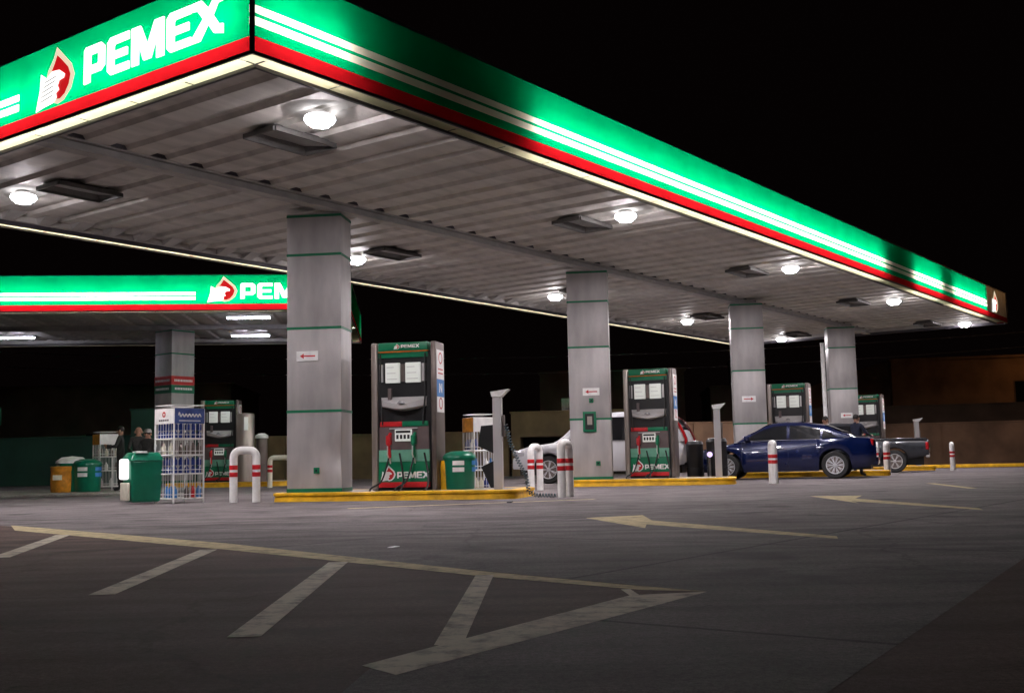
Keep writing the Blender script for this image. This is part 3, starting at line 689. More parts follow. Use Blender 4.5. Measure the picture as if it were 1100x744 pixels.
# ------------------------------------------------------------------ bollard hoops
def hoop(w_=.38, h=.94, r_=.067, mt='white_p'):
    t = empty('bollard_hoop', (0, 0, 0), 0, 'x', 'bollard')
    k = .12; P = [(-w_ / 2, 0, 0), (-w_ / 2, 0, h - r_ - k)]
    for i in range(1, 8): a = PI - i * PI / 16; P.append((-w_ / 2 + k + k * math.cos(a), 0, h - r_ - k + k * math.sin(a)))
    P.append((-w_ / 2 + k, 0, h - r_)); P.append((w_ / 2 - k, 0, h - r_))
    for i in range(1, 8): a = PI / 2 - i * PI / 16; P.append((w_ / 2 - k + k * math.cos(a), 0, h - r_ - k + k * math.sin(a)))
    P += [(w_ / 2, 0, h - r_ - k), (w_ / 2, 0, 0)]
    MB().tube(P, r_, 20).build('pipe', mt, t)
    for s in (-1, 1):
        for z in (.43, .55): MB().lathe([(r_ + .001, z), (r_ + .003, z + .004), (r_ + .003, z + .072), (r_ + .001, z + .076)], 20, cx=s * w_ / 2, caps=False).build('red_band', 'red_p', t)
    return t
h0 = hoop(); h0.location = (-4.55, 18.9, 0); h0.rotation_euler.z = R(4); h0['group'] = 'white bollard hoops with red bands'
h0['label'] = 'large white bollard hoop facing the camera, right of the wire bottle rack'
for x, y, a, lb in [(.42, 22.5, 61, 'white bollard hoop in front of the silver wagon wheel, seen edge on'), (.82, 18.1, 68, 'tall white bollard hoop seen edge on, left of the second column base'),
                    (5.63, 24.4, 87, 'white bollard standing in front of the door of the blue saloon'), (10.38, 31.2, 64, 'white bollard hoop between the blue saloon and the grey pickup'),
                    (14.55, 37.2, 64, 'farthest white bollard hoop, alone before the brown wall at the right')]:
    dup(h0, (x, y, 0), R(a), lb)
h1 = hoop(.56, .9, .07, 'cream_p'); h1.location = (-6.58, 31.4, 0); h1['group'] = 'white bollard hoops with red bands'; h1['label'] = 'low wide cream bollard hoop behind, left of the closest column'

# ------------------------------------------------------------------ air and water posts
def service_post():
    t = empty('air_water_post', (0, 0, 0), 0, 'x', 'service post')
    b = MB(); b.add([(-.07, 0, 0), (.07, 0, 0), (.07, .16, 0), (-.07, .16, 0), (-.07, 0, 1.5), (.07, 0, 1.5), (.07, .16, 1.5), (-.07, .16, 1.5)], [(0, 1, 5, 4), (1, 2, 6, 5), (2, 3, 7, 6), (3, 0, 4, 7)])
    b.build('post', 'silver', t)
    c = MB(); c.add([(-.08, -.03, 1.5), (.08, -.03, 1.5), (.08, .19, 1.5), (-.08, .19, 1.5), (-.10, -.03, 1.58), (.20, -.03, 1.62), (.20, .19, 1.62), (-.10, .19, 1.58)], [(3, 2, 1, 0), (4, 5, 6, 7), (0, 1, 5, 4), (1, 2, 6, 5), (2, 3, 7, 6), (3, 0, 4, 7)])
    c.build('cap', 'white_p', t)
    MB().box(.071, .115, .04, .12, .85, 1.2, .01).build('tap_box', 'steel_dark', t)
    return t
s0 = service_post(); s0.location = (-.27, 18.15, .15); s0.rotation_euler.z = R(-8); s0['group'] = 'service posts on the island ends'
s0['label'] = 'grey service post with slanted top and coiled hose beside the closest round green bin'
# coiled hose hanging from the first post down to the ground
hs = MB(); P = []
path = [(.13, .06, 1.05), (.2, .05, .75), (.33, .04, .45), (.46, .02, .2), (.50, 0, -.05), (.62, -.02, -.1), (.95, -.05, -.11)]
for i in range(len(path) - 1):
    a = Vector(path[i]); b_ = Vector(path[i + 1]); n = int((b_ - a).length / .0055)
    for k in range(n):
        q = a + (b_ - a) * (k / n); P.append(q)
Q = []
for i, q in enumerate(P):
    tdir = (P[min(i + 1, len(P) - 1)] - P[max(i - 1, 0)]).normalized(); U_ = Vector((0, 1, 0)); W_ = tdir.cross(U_).normalized(); a = i * .72
    Q.append(q + (U_ * math.cos(a) + W_ * math.sin(a)) * .032)
hs.tube(Q, .008, 5); hs.build('coiled_hose', mat('hose_blue', (.05, .09, .11), .4), s0)
s1 = service_post(); s1.location = (4.46, 24.45, .15); s1.rotation_euler.z = R(-8); s1['group'] = 'service posts on the island ends'; s1['label'] = 'grey service post on the kerb end before the nose of the blue saloon'
dup(s1, (13.72, 38.0, .15), R(-8), 'grey service post behind the tail of the grey pickup')
tk = empty('steel_tank', (-8.2, 34.1, .15), 0, 'tall round stainless steel housing behind the large bollard hoop', 'housing')
MB().lathe([(.27, 0), (.27, 2.02), (.25, 2.06), (.0, 2.08)], 28).build('shell', 'steel', tk)
s = MB(); s.box(.02, .14, -.275, -.235, 1.55, 1.95); s.build('label_plate', 'screen', tk)
wl = empty('small_wall_lamp', (-7.5, 33.2, .15), 0, 'short grey post with shiny round cap right of the steel housing', 'post')
MB().cyl(.17, 0, 1.28, 20).build('post', 'steel_dark', wl); MB().lathe([(.2, 1.28), (.19, 1.36), (.1, 1.42), (.0, 1.43)], 20).build('cap', 'white_p', wl)

# ------------------------------------------------------------------ bins
def round_bin(loc, label, r_=.27, h=.62, mt='bingreen', labels=True, group=None):
    t = empty('litter_bin', loc, 0, label, 'litter bin', group)
    MB().lathe([(r_ * .88, 0), (r_ * .93, .02), (r_, h * .8), (r_, h * .82)], 28).build('drum', mt, t)
    MB().lathe([(r_ * 1.05, h * .82), (r_ * 1.05, h * .87), (r_ * .9, h * .96), (r_ * .5, h * 1.02), (0, h * 1.03)], 28).build('lid', mt, t)
    if labels:
        for a0, mt2 in ((-112, 'white_p'), (-38, 'blue_l')):
            l_ = MB()
            for z0 in (.40, .29):
                vs = []; n = 6; rr = r_ * 1.015
                for k in range(n + 1):
                    a = R(a0 + k * 7); vs += [(rr * math.cos(a), rr * math.sin(a), z0 * h / .62), (rr * math.cos(a), rr * math.sin(a), (z0 + .075) * h / .62)]
                l_.add(vs, [(2 * k, 2 * k + 2, 2 * k + 3, 2 * k + 1) for k in range(n)], True)
            l_.build('bin_label', mt2, t)
    return t
round_bin((-.93, 18.9, .15), 'round green litter bin with white labels on the nearest island')
yb = empty('yellow_post', (-1.17, 18.85, .15), 0, 'short fat yellow post beside the round green bin', 'post')
MB().lathe([(.075, 0), (.075, .44), (.06, .48), (0, .49)], 18).build('post', 'kerb', yb)
# big box bin
bb = empty('wheeled_bin', (-6.43, 19.35, 0), R(37), 'big square green bin with a glaring white side, left of the wire bottle rack', 'litter bin')
bm = bmesh.new(); bmesh.ops.create_cube(bm, size=1)
for q in bm.verts:
    k = 1 if q.co.z > 0 else .9
    q.co = Vector((q.co.x * .56 * k, q.co.y * .5 * k, .03 + (q.co.z + .5) * .72))
bmesh.ops.bevel(bm, geom=bm.edges[:], offset=.05, segments=4, affect='EDGES', profile=.5)
MB().frombm(bm, True).build('drum', 'bingreen', bb)
bm = bmesh.new(); bmesh.ops.create_cube(bm, size=1)
for q in bm.verts:
    k = .72 if q.co.z > 0 else 1
    q.co = Vector((q.co.x * .62 * k, q.co.y * .56 * k, .73 + (q.co.z + .5) * .15))
bmesh.ops.bevel(bm, geom=bm.edges[:], offset=.03, segments=3, affect='EDGES', profile=.5)
MB().frombm(bm, True).build('lid', 'bingreen', bb)
lp_ = MB(); lp_.box(-.35, -.285, -.19, .19, .42, .77, .034); lp_.build('bright_panel', 'glare', bb)  # white side panel; its overexposed glare is put in as emission
lp_ = MB(); lp_.box(-.32, -.27, -.2, .2, .06, .37, .02); lp_.build('side_panel', 'cream_p', bb)
MB().box(-.2, .0, -.25, -.05, .86, .9, .015).build('lid_flap', 'white_p', bb)
ob = empty('orange_drum', (-11.02, 27.3, .07), 0, 'orange plastic drum on the far left pavement', 'drum')
MB().lathe([(.25, 0), (.27, .03), (.28, .3), (.27, .5), (.28, .52), (.285, .62), (.27, .63), (.25, .6)], 24).build('drum', 'orange', ob)
s = MB(); s.box(-.12, .1, -.295, -.28, .3, .42); s.build('label_patch', 'cream_p', ob)
wb = empty('lidded_bin', (-11.05, 27.95, .07), 0, 'grey bin with pale domed lid behind the orange drum', 'litter bin')
MB().box(-.3, .33, -.25, .3, 0, .7, .05).build('drum', 'fixin', wb); MB().lathe([(.4, .7), (.38, .76), (.25, .85), (0, .88)], 24).build('lid', 'white_p', wb)
gb = round_bin((-10.45, 27.4, .07), 'green litter bin with two white labels right of the orange drum', .33, .78)
sq = MB().box(-.62, -.08, -.2, .3, 0, .70, .04).build('side_box', 'bingreen', gb)

# ------------------------------------------------------------------ wire racks
def rack(loc, rz, W_, D_, H_, label, left_mat, right_mat, zs, stock, where, mt='white_p', marks=True):
    t = empty('bottle_rack', loc, rz, label, 'display rack')
    fr = MB(); r_ = .016
    for x in (0, W_):
        for y in (0, D_): fr.tube([(x, y, 0), (x, y, H_)], r_, 8)
    for z in zs + [H_ - .01]:
        fr.tube([(0, 0, z), (W_, 0, z), (W_, D_, z), (0, D_, z), (0, 0, z)], .014, 6)
        fr.tube([(0, 0, z + .07), (W_, 0, z + .07), (W_, D_, z + .07), (0, D_, z + .07), (0, 0, z + .07)], .006, 5)
        fr.box(.01, W_ - .01, .01, D_ - .01, z - .012, z - .004)
    n = 7
    for k in range(1, n):
        for P in ((W_ * k / n, 0), (0, D_ * k / n), (W_, D_ * k / n), (W_ * k / n, D_)): fr.tube([(P[0], P[1], zs[0]), (P[0], P[1], H_ - .25)], .0045, 4)
    fr.build('wire_frame', mt, t)
    hd = MB(); hd.box(-.016, -.006, -.0, D_, H_ - .26, H_); hd.mi = 1; hd.box(0, W_, -.016, -.006, H_ - .26, H_); hh = hd.build('header_sign', [left_mat, right_mat], t)
    if marks:
        dec = MB(); ring = [(math.cos(a * PI / 8) * .05, math.sin(a * PI / 8) * .05) for a in range(16)]; ri = [(a * .5, c * .5) for a, c in ring]
        dec.poly([ring, ri], (-.0165, D_ / 2, H_ - .10), (0, -1, 0), (0, 0, 1), .003); dec.mi = 1
        for k in range(5): dec.box(-.020, -.0165, D_ * .25 + k * .065, D_ * .25 + k * .065 + .045, H_ - .215, H_ - .185)
        dec.build('header_emblem', ['red_p', 'pmauve'], hh)
        pts = [(.07 + (W_ - .14) * i / 59, -.02, H_ - .12 + .024 * math.sin(i / 59 * 42) * (1 if i > 5 else 2)) for i in range(60)]
        d2 = MB(); d2.tube(pts, .011, 5); d2.box(.08, W_ - .08, -.02, -.0165, H_ - .22, H_ - .205); d2.build('header_lettering', 'white_p', hh)
    rm = Matrix.Translation(Vector(loc)) @ Matrix.Rotation(rz, 4, 'Z'); names = ['lowest', 'second', 'third', 'top']
    for si, z in enumerate(zs):
        nx, ny = int(W_ / .105), int(D_ / .105)
        tiers = 2 if stock[si][0] == 'blue' else 1
        for i in range(nx):
            for j in range(ny):
                if i and j: continue
                for tr_ in range(tiers):
                    mt2 = random.choice(stock[si]); hb_ = .135 if tiers == 2 else .21
                    if tiers == 1 and random.random() < .2: continue
                    if tr_ == 1: z2 = z + .145
                    else: z2 = z
                    key = (mt2, hb_)
                    p_ = rm @ Vector(((i + .5) * W_ / nx, (j + .5) * D_ / ny, z2 + .002))
                    if key not in BOT:
                        bo = MB(); bo.lathe([(.036, 0), (.043, .01), (.043, hb_ * .68), (.02, hb_ * .85), (.02, hb_)], 12)
                        BOT[key] = bo.build('oil_bottle', mt2); o = BOT[key]
                    else: o = BOT[key].copy(); col.objects.link(o)
                    o.location = p_; cn_ = dict(blue='dark blue', blue_l='light blue', red_p='red', white_p='white', cream_p='cream', silver='silver', steel_dark='brown')[mt2]
                    side = 'left' if j else 'right'; od = ['post end', 'second', 'third', 'fourth', 'fifth', 'sixth'][max(i, j)]
                    tag(o, '%s bottle, %s on the %s side, %s shelf%s, %s' % (cn_, od, side, names[si], (' upper row' if tr_ else ' lower row') if tiers == 2 else '', where), 'bottle', 'bottles in %s' % where)
    return t
BOT = {}
rack((-5.80, 19.05, 0), R(48), .58, .60, 1.62, 'white wire rack of blue bottles with printed header, beside the big green bin', 'white_p', 'header_blue', [.08, .50, .82, 1.10],
     [('red_p', 'white_p', 'blue_l', 'steel_dark'), ('blue',), ('cream_p', 'steel_dark', 'silver'), ('blue',)], 'large wire rack')
rack((-10.45, 28.2, .07), R(40), .5, .5, 1.42, 'pale wire rack with orange header behind the far left green bin', 'orange', 'white_p', [.1, .5, .85], [('white_p',), ('white_p', 'steel_dark'), ('cream_p', 'steel_dark')], 'far left rack', marks=False)
rack((-.72, 20.2, 0), R(30), .42, .42, 1.4, 'narrow white wire rack with orange header behind the round green bin', 'orange', 'white_p', [.1, .45, .8], [('cream_p', 'blue'), ('blue_l', 'white_p'), ('white_p', 'blue')], 'narrow rack', marks=False)

# ------------------------------------------------------------------ vehicles (local x forward, y left)
def interp(tab, x):
    tab = sorted(tab)
    if x <= tab[0][0]: return tab[0][1]
    for (a, p), (b_, q) in zip(tab, tab[1:]):
        if x <= b_:
            t = (x - a) / (b_ - a) if b_ > a else 0; t = t * t * (3 - 2 * t) * .5 + t * .5
            return p + (q - p) * t
    return tab[-1][1]
def wheel(parent, x, y, r_, side, spokes=10, rimmat='chrome'):
    # side = +1: outer face towards +y
    wq = empty('wheel', (x, y, r_), 0); wq.parent = parent
    w_ = .2; 
    ty = MB().lathe([(r_ * .66, -w_ / 2), (r_ * .93, -w_ / 2), (r_, -w_ * .3), (r_, w_ * .3), (r_ * .93, w_ / 2), (r_ * .66, w_ / 2), (r_ * .66, -w_ / 2)], 40, axis='y', caps=False)
    ty.build('tyre', 'rubber', wq)
    rm_ = MB(); o = side * w_ * .42; rr = r_ * .68
    rm_.lathe([(rr, o - .012), (rr, o + .012), (rr * .9, o + .012), (rr * .88, o - .02)], 40, axis='y', caps=False)
    rm_.lathe([(rr * .2, o - .03), (rr * .2, o + .0), (rr * .1, o + .01), (.001, o + .01)], 20, axis='y', caps=False)
    for k in range(spokes):
        a = 2 * PI * k / spokes
        for d in (-.10, .10):
            c0 = Vector((math.cos(a) * rr * .15, 0, math.sin(a) * rr * .15)); c1 = Vector((math.cos(a + d) * rr * .95, 0, math.sin(a + d) * rr * .95))
            n_ = Vector((-math.sin(a), 0, math.cos(a))) * .009; y0 = Vector((0, o - .02, 0)); y1 = Vector((0, o + .004, 0))
            q = [c0 - n_ + y0, c1 - n_ + y0, c1 + n_ + y0, c0 + n_ + y0, c0 - n_ + y1, c1 - n_ + y1, c1 + n_ + y1, c0 + n_ + y1]
            rm_.add(q, [(3, 2, 1, 0), (4, 5, 6, 7), (0, 1, 5, 4), (1, 2, 6, 5), (2, 3, 7, 6), (3, 0, 4, 7)], False)
    rm_.build('rim', rimmat, wq)
    MB().lathe([(rr, -.03), (rr, .03)], 30, axis='y').build('brake_disc', 'steel_dark', wq)
def car(name, loc, rz, label, cat, sp):
    t = empty(name, loc, rz, label, cat)
    Lf, Lr, wr, wf, wb = sp['front'], sp['rear'], sp['wr'], sp['wf'], sp['wb']; half = sp['half']
    top = sp['top']; cabin = sp['cabin']; b = MB()
    xs = set([Lf, Lr]); n = 70
    for k in range(n + 1): xs.add(Lr + (Lf - Lr) * k / n)
    ra = wr + .055
    for xw in (wf, wb):
        for k in range(21): xs.add(xw - ra + 2 * ra * k / 20)
    xs = sorted(xs); rows = []
    for x in xs:
        zb = interp(sp['bottom'], x)
        for xw in (wf, wb):
            if abs(x - xw) <= ra: zb = max(zb, wr + math.sqrt(max(0, ra * ra - (x - xw) ** 2)))
        zt = interp(top, x); w_ = interp(half, x); zb = min(zb, zt - .12)
        cs = [(w_ * .93, zb), (w_ * .985, zb + (zt - zb) * .12), (w_, zb + (zt - zb) * .45), (w_ * .995, zb + (zt - zb) * .6), (w_ * .97, zb + (zt - zb) * .85), (w_ * .93, zt - .015), (w_ * .80, zt + .008), (w_ * .4, zt + .03)]
        ring = [(x, a, z) for a, z in cs] + [(x, 0, zt + .035)] + [(x, -a, z) for a, z in cs[::-1]]
        rows.append(ring)
    k = len(rows[0]); vs = sum(rows, []); fs = []
    for i in range(len(rows) - 1):
        for j in range(k - 1): fs.append((i * k + j, (i + 1) * k + j, (i + 1) * k + j + 1, i * k + j + 1))
    b.add(vs, fs, True); b.add(rows[0], [tuple(range(k))], False); b.add(rows[-1], [tuple(range(k))[::-1]], False)
    b.build('body', sp['paint'], t)
    un = MB(); un.box(Lr + .15, Lf - .2, -interp(half, 0) * .7, interp(half, 0) * .7, .22, .6); un.build('underbody', 'black', t)
    # cabin
    zc = sp['belt']; wl, wu = sp['cw']; cb = MB(); xs = sorted(set([cabin[0][0] + (cabin[-1][0] - cabin[0][0]) * q / 40 for q in range(41)] + [c[0] for c in cabin])); hmax = max(c[1] for c in cabin)
    def wid(z): return wl + (wu - wl) * max(0, min(1, (z - zc) / (hmax - zc))) ** 1.15
    rows = []
    for x in xs:
        zr = interp(cabin, x) if sp.get('smooth', True) else interp(cabin, x); h_ = zr - zc
        cs = []
        for q in (0, .25, .5, .75, .9): z = zc - .02 + (h_ - .02) * q; cs.append((wid(z), z))
        cs += [(wid(zr) * .93, zr - .012 * min(1, h_ * 4)), (wid(zr) * .75, zr + .01 * min(1, h_ * 4)), (wid(zr) * .4, zr + .028 * min(1, h_ * 4))]
        rows.append([(x, a, z) for a, z in cs] + [(x, 0, zr + .034 * min(1, h_ * 4))] + [(x, -a, z) for a, z in cs[::-1]])
    k = len(rows[0]); vs = sum(rows, []); fs = []
    for i in range(len(rows) - 1):
        for j in range(k - 1): fs.append((i * k + j, (i + 1) * k + j, (i + 1) * k + j + 1, i * k + j + 1))
    cb.add(vs, fs, True); cb.add(rows[0], [tuple(range(k))], False); cb.add(rows[-1], [tuple(range(k))[::-1]], False)
    cb.build('cabin', sp['paint'], t)
    for sgn in (1, -1):
        for wn in sp['windows']:
            g = MB(); cx_ = sum(p[0] for p in wn) / len(wn); cz_ = sum(p[1] for p in wn) / len(wn)
            vv = [(x, sgn * (wid(z) + .008), z) for x, z in wn]; g.add(vv, [tuple(range(len(vv)))] if sgn > 0 else [tuple(range(len(vv)))[::-1]]); g.build('side_window', 'glass', t)
        if sp.get('chrome'):
            a, c, z = sp['chrome']; g = MB(); g.tube([(a + (c - a) * q / 8, sgn * (wid(z) + .014), z) for q in range(9)], .011, 6); g.build('window_trim', 'chrome', t)
        for x in sp.get('handles', []): MB().box(x - .09, x + .09, sgn * (interp(half, x) * .985) - .02, sgn * (interp(half, x) * .985) + .03, zc - .19, zc - .165, .008).build('door_handle', sp.get('handle_mat', sp['paint']), t)
        for x in sp.get('doors', []):
            d = MB(); zt = zc - .04; yy = interp(half, x)
            d.tube([(x, sgn * yy * .935, zt), (x, sgn * yy * .99, .72), (x, sgn * yy * 1.001, .5), (x, sgn * yy * .99, .3)], .006, 4); d.build('door_gap', 'black', t)
        if 'mirror' in sp:
            x = sp['mirror']; mm = MB(); mm.box(x - .06, x + .08, sgn * (wl + .03) - (.0 if sgn > 0 else .16), sgn * (wl + .03) + (.16 if sgn > 0 else .0), zc + .02, zc + .15, .03); mm.build('wing_mirror', sp['paint'], t)
        hl = sp['headlight']; MB().box(*hl[:2], sgn * hl[2] - .12, sgn * hl[2] + .12, *hl[3:], .04).build('headlight', 'headl', t)
        tl = sp['taillight']
        g = MB()
        for (x0, x1, z0, z1) in tl: g.box(x0, x1, sgn * sp['tly'] - .09, sgn * sp['tly'] + .09, z0, z1, .03)
        if 'tailpoly' in sp:
            A, B_ = sp['tailpoly']; vs = []; n_ = len(A)
            for (xa, za), (xb, zb_) in zip(A, B_):
                ya = wid(za) if za > 1.06 else .80
                vs += [(xa, sgn * (ya + .012), za), (xb, sgn * (ya + .016), zb_), (xa, sgn * (ya - .13), za)]
            fs = []
            for i in range(n_ - 1):
                q = 3 * i
                fs += [(q, q + 3, q + 4, q + 1), (q, q + 2, q + 5, q + 3), (q + 1, q + 4, q + 5, q + 2)]
            g = MB(); g.add(vs, fs, True)
        g.build('taillight', 'tail', t)
        for xw in (wf, wb): wheel(t, xw, sgn * (interp(half, xw) - .12), wr, sgn, sp.get('spokes', 10), sp.get('rim', 'rimsil'))
    for nm, (x0, x1) in (('windscreen', sp['wind']), ('rear_window', sp['rearw'])):
        g = MB(); vs = []; N_ = 8
        for i in range(N_ + 1):
            x = x0 + (x1 - x0) * i / N_; zr = interp(cabin, x)
            for q in (-.9, -.75, -.4, 0, .4, .75, .9): vs.append((x, q * wid(zr), zr + (.012 if abs(q) > .8 else .024 if abs(q) > .5 else .04 if abs(q) > .1 else .046)))
        fs = []
        for i in range(N_):
            for j in range(6): fs.append((i * 7 + j, i * 7 + j + 1, i * 7 + j + 8, i * 7 + j + 7))
        g.add(vs, fs, True); g.build(nm, 'glass', t)
    for x, nm in ((Lf - .03, 'front_bumper'), (Lr + .03, 'rear_bumper')):
        w_ = interp(half, x); MB().box(x - .06, x + .06, -w_ * .96, w_ * .96, sp['bump'][0], sp['bump'][1], .04).build(nm, sp.get('bumpmat', sp['paint']), t)
    MB().box(Lf + .02, Lf + .035, -.38, .38, .42, .56, .002).build('grille', 'black', t)
    MB().box(Lr - .04, Lr - .03, -.24, .24, sp['plate'], sp['plate'] + .13).build('number_plate', 'white_p', t)
    for e in sp.get('extra', []): e(t)
    return t
sedan = dict(front=2.22, rear=-2.33, wf=1.36, wb=-1.34, wr=.335, paint='navy', belt=.96, cw=(.80, .58),
    top=[(-2.33, .88), (-2.22, 1.0), (-1.7, 1.03), (-.6, .985), (.7, .95), (1.2, .91), (1.9, .80), (2.1, .68), (2.22, .55)],
    bottom=[(-2.33, .38), (-2.1, .27), (-1.5, .2), (1.5, .18), (2.1, .2), (2.33, .3)],
    half=[(-2.33, .70), (-2.15, .82), (-1.4, .90), (0, .905), (1.4, .89), (2.1, .80), (2.33, .6)],
    cabin=[(-1.95, .99), (-1.62, 1.14), (-1.1, 1.34), (-.55, 1.42), (-.1, 1.435), (.25, 1.40), (.75, 1.16), (1.15, .93)],
    windows=[[(.80, 1.0), (.86, 1.03), (.42, 1.25), (.14, 1.34), (-.18, 1.36), (-.18, 1.0)], [(-.25, 1.0), (-.25, 1.36), (-.6, 1.345), (-1.02, 1.24), (-1.0, 1.0)], [(-1.05, 1.0), (-1.07, 1.225), (-1.28, 1.14), (-1.42, 1.03)]],
    chrome=(.88, -1.45, .985), handles=[-.02, -1.0], doors=[.95, -.21], mirror=.80, headlight=(1.95, 2.2, .62, .60, .74), taillight=[(-2.28, -2.08, .80, .97)], tly=.66,
    wind=(.98, .28), rearw=(-1.8, -1.12), bump=(.32, .52), plate=.62, handle_mat='chrome')
wagon = dict(tailpoly=([(-2.28, .93), (-2.27, 1.08), (-2.2, 1.25), (-2.11, 1.42), (-1.99, 1.58), (-1.84, 1.69)], [(-2.215, .93), (-2.21, 1.08), (-2.14, 1.25), (-2.055, 1.41), (-1.95, 1.555), (-1.815, 1.675)]),front=2.36, rear=-2.25, wf=1.33, wb=-1.27, wr=.36, paint='carsilver', belt=1.03, cw=(.82, .64), spokes=7,
    top=[(-2.25, 1.0), (-2.1, 1.03), (.6, 1.04), (1.1, 1.04), (1.8, .97), (2.2, .88), (2.36, .66)],
    bottom=[(-2.25, .45), (-1.6, .3), (1.5, .28), (2.2, .38)],
    half=[(-2.25, .8), (-2.0, .87), (-1.3, .90), (1.3, .89), (2.1, .80), (2.36, .62)],
    cabin=[(-2.22, 1.06), (-2.1, 1.35), (-1.93, 1.6), (-1.6, 1.75), (-1.1, 1.79), (.1, 1.78), (.35, 1.70), (1.2, 1.05)],
    windows=[[(.8, 1.07), (.4, 1.5), (.1, 1.66), (-.18, 1.67), (-.18, 1.07)], [(-.26, 1.07), (-.26, 1.67), (-1.0, 1.66), (-1.02, 1.07)], [(-1.1, 1.07), (-1.1, 1.64), (-1.5, 1.60), (-1.7, 1.14)]],
    chrome=(.3, -1.7, 1.70) and (.75, -1.75, 1.05), handles=[-.02, -.9], doors=[.9, -.22, -1.05], mirror=.80, headlight=(1.98, 2.31, .70, .72, .87), taillight=[(-2.24, -2.08, .92, 1.08), (-2.14, -1.98, 1.08, 1.25), (-2.02, -1.86, 1.25, 1.42), (-1.92, -1.76, 1.42, 1.55)], tly=.68,
    wind=(1.05, .42), rearw=(-2.14, -1.95), bump=(.42, .64), plate=.72, bumpmat='black')
def pk_extra(t):
    MB().box(-2.45, -.62, -.62, .62, .985, 1.035, .01).build('bed_cover', 'black', t)
    for s_ in (1, -1): MB().box(-2.5, -.6, s_ * .80 - .04, s_ * .80 + .04, 1.0, 1.06, .015).build('bed_rail', 'cargrey', t)
pickup = dict(front=2.5, rear=-2.55, wf=1.6, wb=-1.55, wr=.35, paint='cargrey', belt=1.0, cw=(.80, .62), spokes=6, rim='silver',
    top=[(-2.55, 1.0), (-.5, .99), (.9, 1.0), (1.2, .98), (2.2, .88), (2.5, .7)],
    bottom=[(-2.55, .5), (-1.9, .42), (1.8, .34), (2.5, .4)],
    half=[(-2.55, .84), (-1.5, .87), (1.6, .87), (2.3, .8), (2.5, .68)],
    cabin=[(-.62, 1.03), (-.55, 1.5), (-.35, 1.56), (.35, 1.57), (.55, 1.5), (1.15, 1.0)],
    windows=[[(.8, 1.04), (.5, 1.38), (.3, 1.48), (-.32, 1.48), (-.38, 1.04)]], handles=[-.2], doors=[.9, -.45], mirror=.85, headlight=(2.2, 2.45, .62, .66, .82),
    taillight=[(-2.56, -2.46, .68, .92)], tly=.76, wind=(1.02, .58), rearw=(-.6, -.56), bump=(.44, .6), plate=.62, bumpmat='silver', extra=[pk_extra])
def place_car(px_rear, px_unused, rz, sp):
    # near-side rear wheel contact point and heading -> origin of the car
    dx = Vector((math.cos(rz), math.sin(rz))); dy = Vector((-math.sin(rz), math.cos(rz)))
    o = Vector(px_rear) - dx * sp['wb'] - dy * interp(sp['half'], sp['wb']) ; return (o.x, o.y, 0)
HZ = R(161)
car('saloon_car', place_car((7.98, 27.9), 0, R(160), sedan), R(160), 'shiny dark blue saloon car with chrome wheels, facing left', 'car', sedan)
wg = car('estate_car', place_car((3.35, 28.2), 0, R(163), wagon), R(163), 'silver tall wagon with red vertical tail lamps behind the second column', 'car', wagon)
car('pickup_truck', place_car((11.75, 34.6), 0, R(160), pickup), R(160), 'dark grey pickup truck with plain bed, behind the blue saloon', 'pickup truck', pickup)
for (x, y, rr, hh, lb) in [(4.52, 28.0, .21, 1.0, 'tall black drum bin left of the pair behind the silver wagon'), (4.98, 27.5, .25, 1.05, 'tall black drum bin right of the pair behind the silver wagon')]:
    dd = empty('black_bin', (x, y, 0), 0, lb, 'litter bin'); MB().lathe([(rr * .9, 0), (rr, .05), (rr, hh * .9), (rr * 1.05, hh * .92), (rr * .9, hh), (0, hh * 1.02)], 24).build('drum', 'black', dd)
    MB().lathe([(rr * 1.01, hh * .3), (rr * 1.03, hh * .32), (rr * 1.01, hh * .34)], 24, caps=False).build('hoop_band', 'rubber', dd)
rf = empty('reflector', (4.76, 27.3, .0), 0, 'small bright round violet reflector low between the two black drum bins', 'lamp')
MB().cyl(.03, 0, .60, 10).build('stem', 'fixt', rf); MB().lathe([(.065, 0), (.065, .02), (.04, .04), (0, .05)], 20, cz=.66, cy=-.06, axis='y').build('lens', emit('violet_glint', (.75, .6, 1), .9), rf)  # reflector disc whose violet glint is given as emission

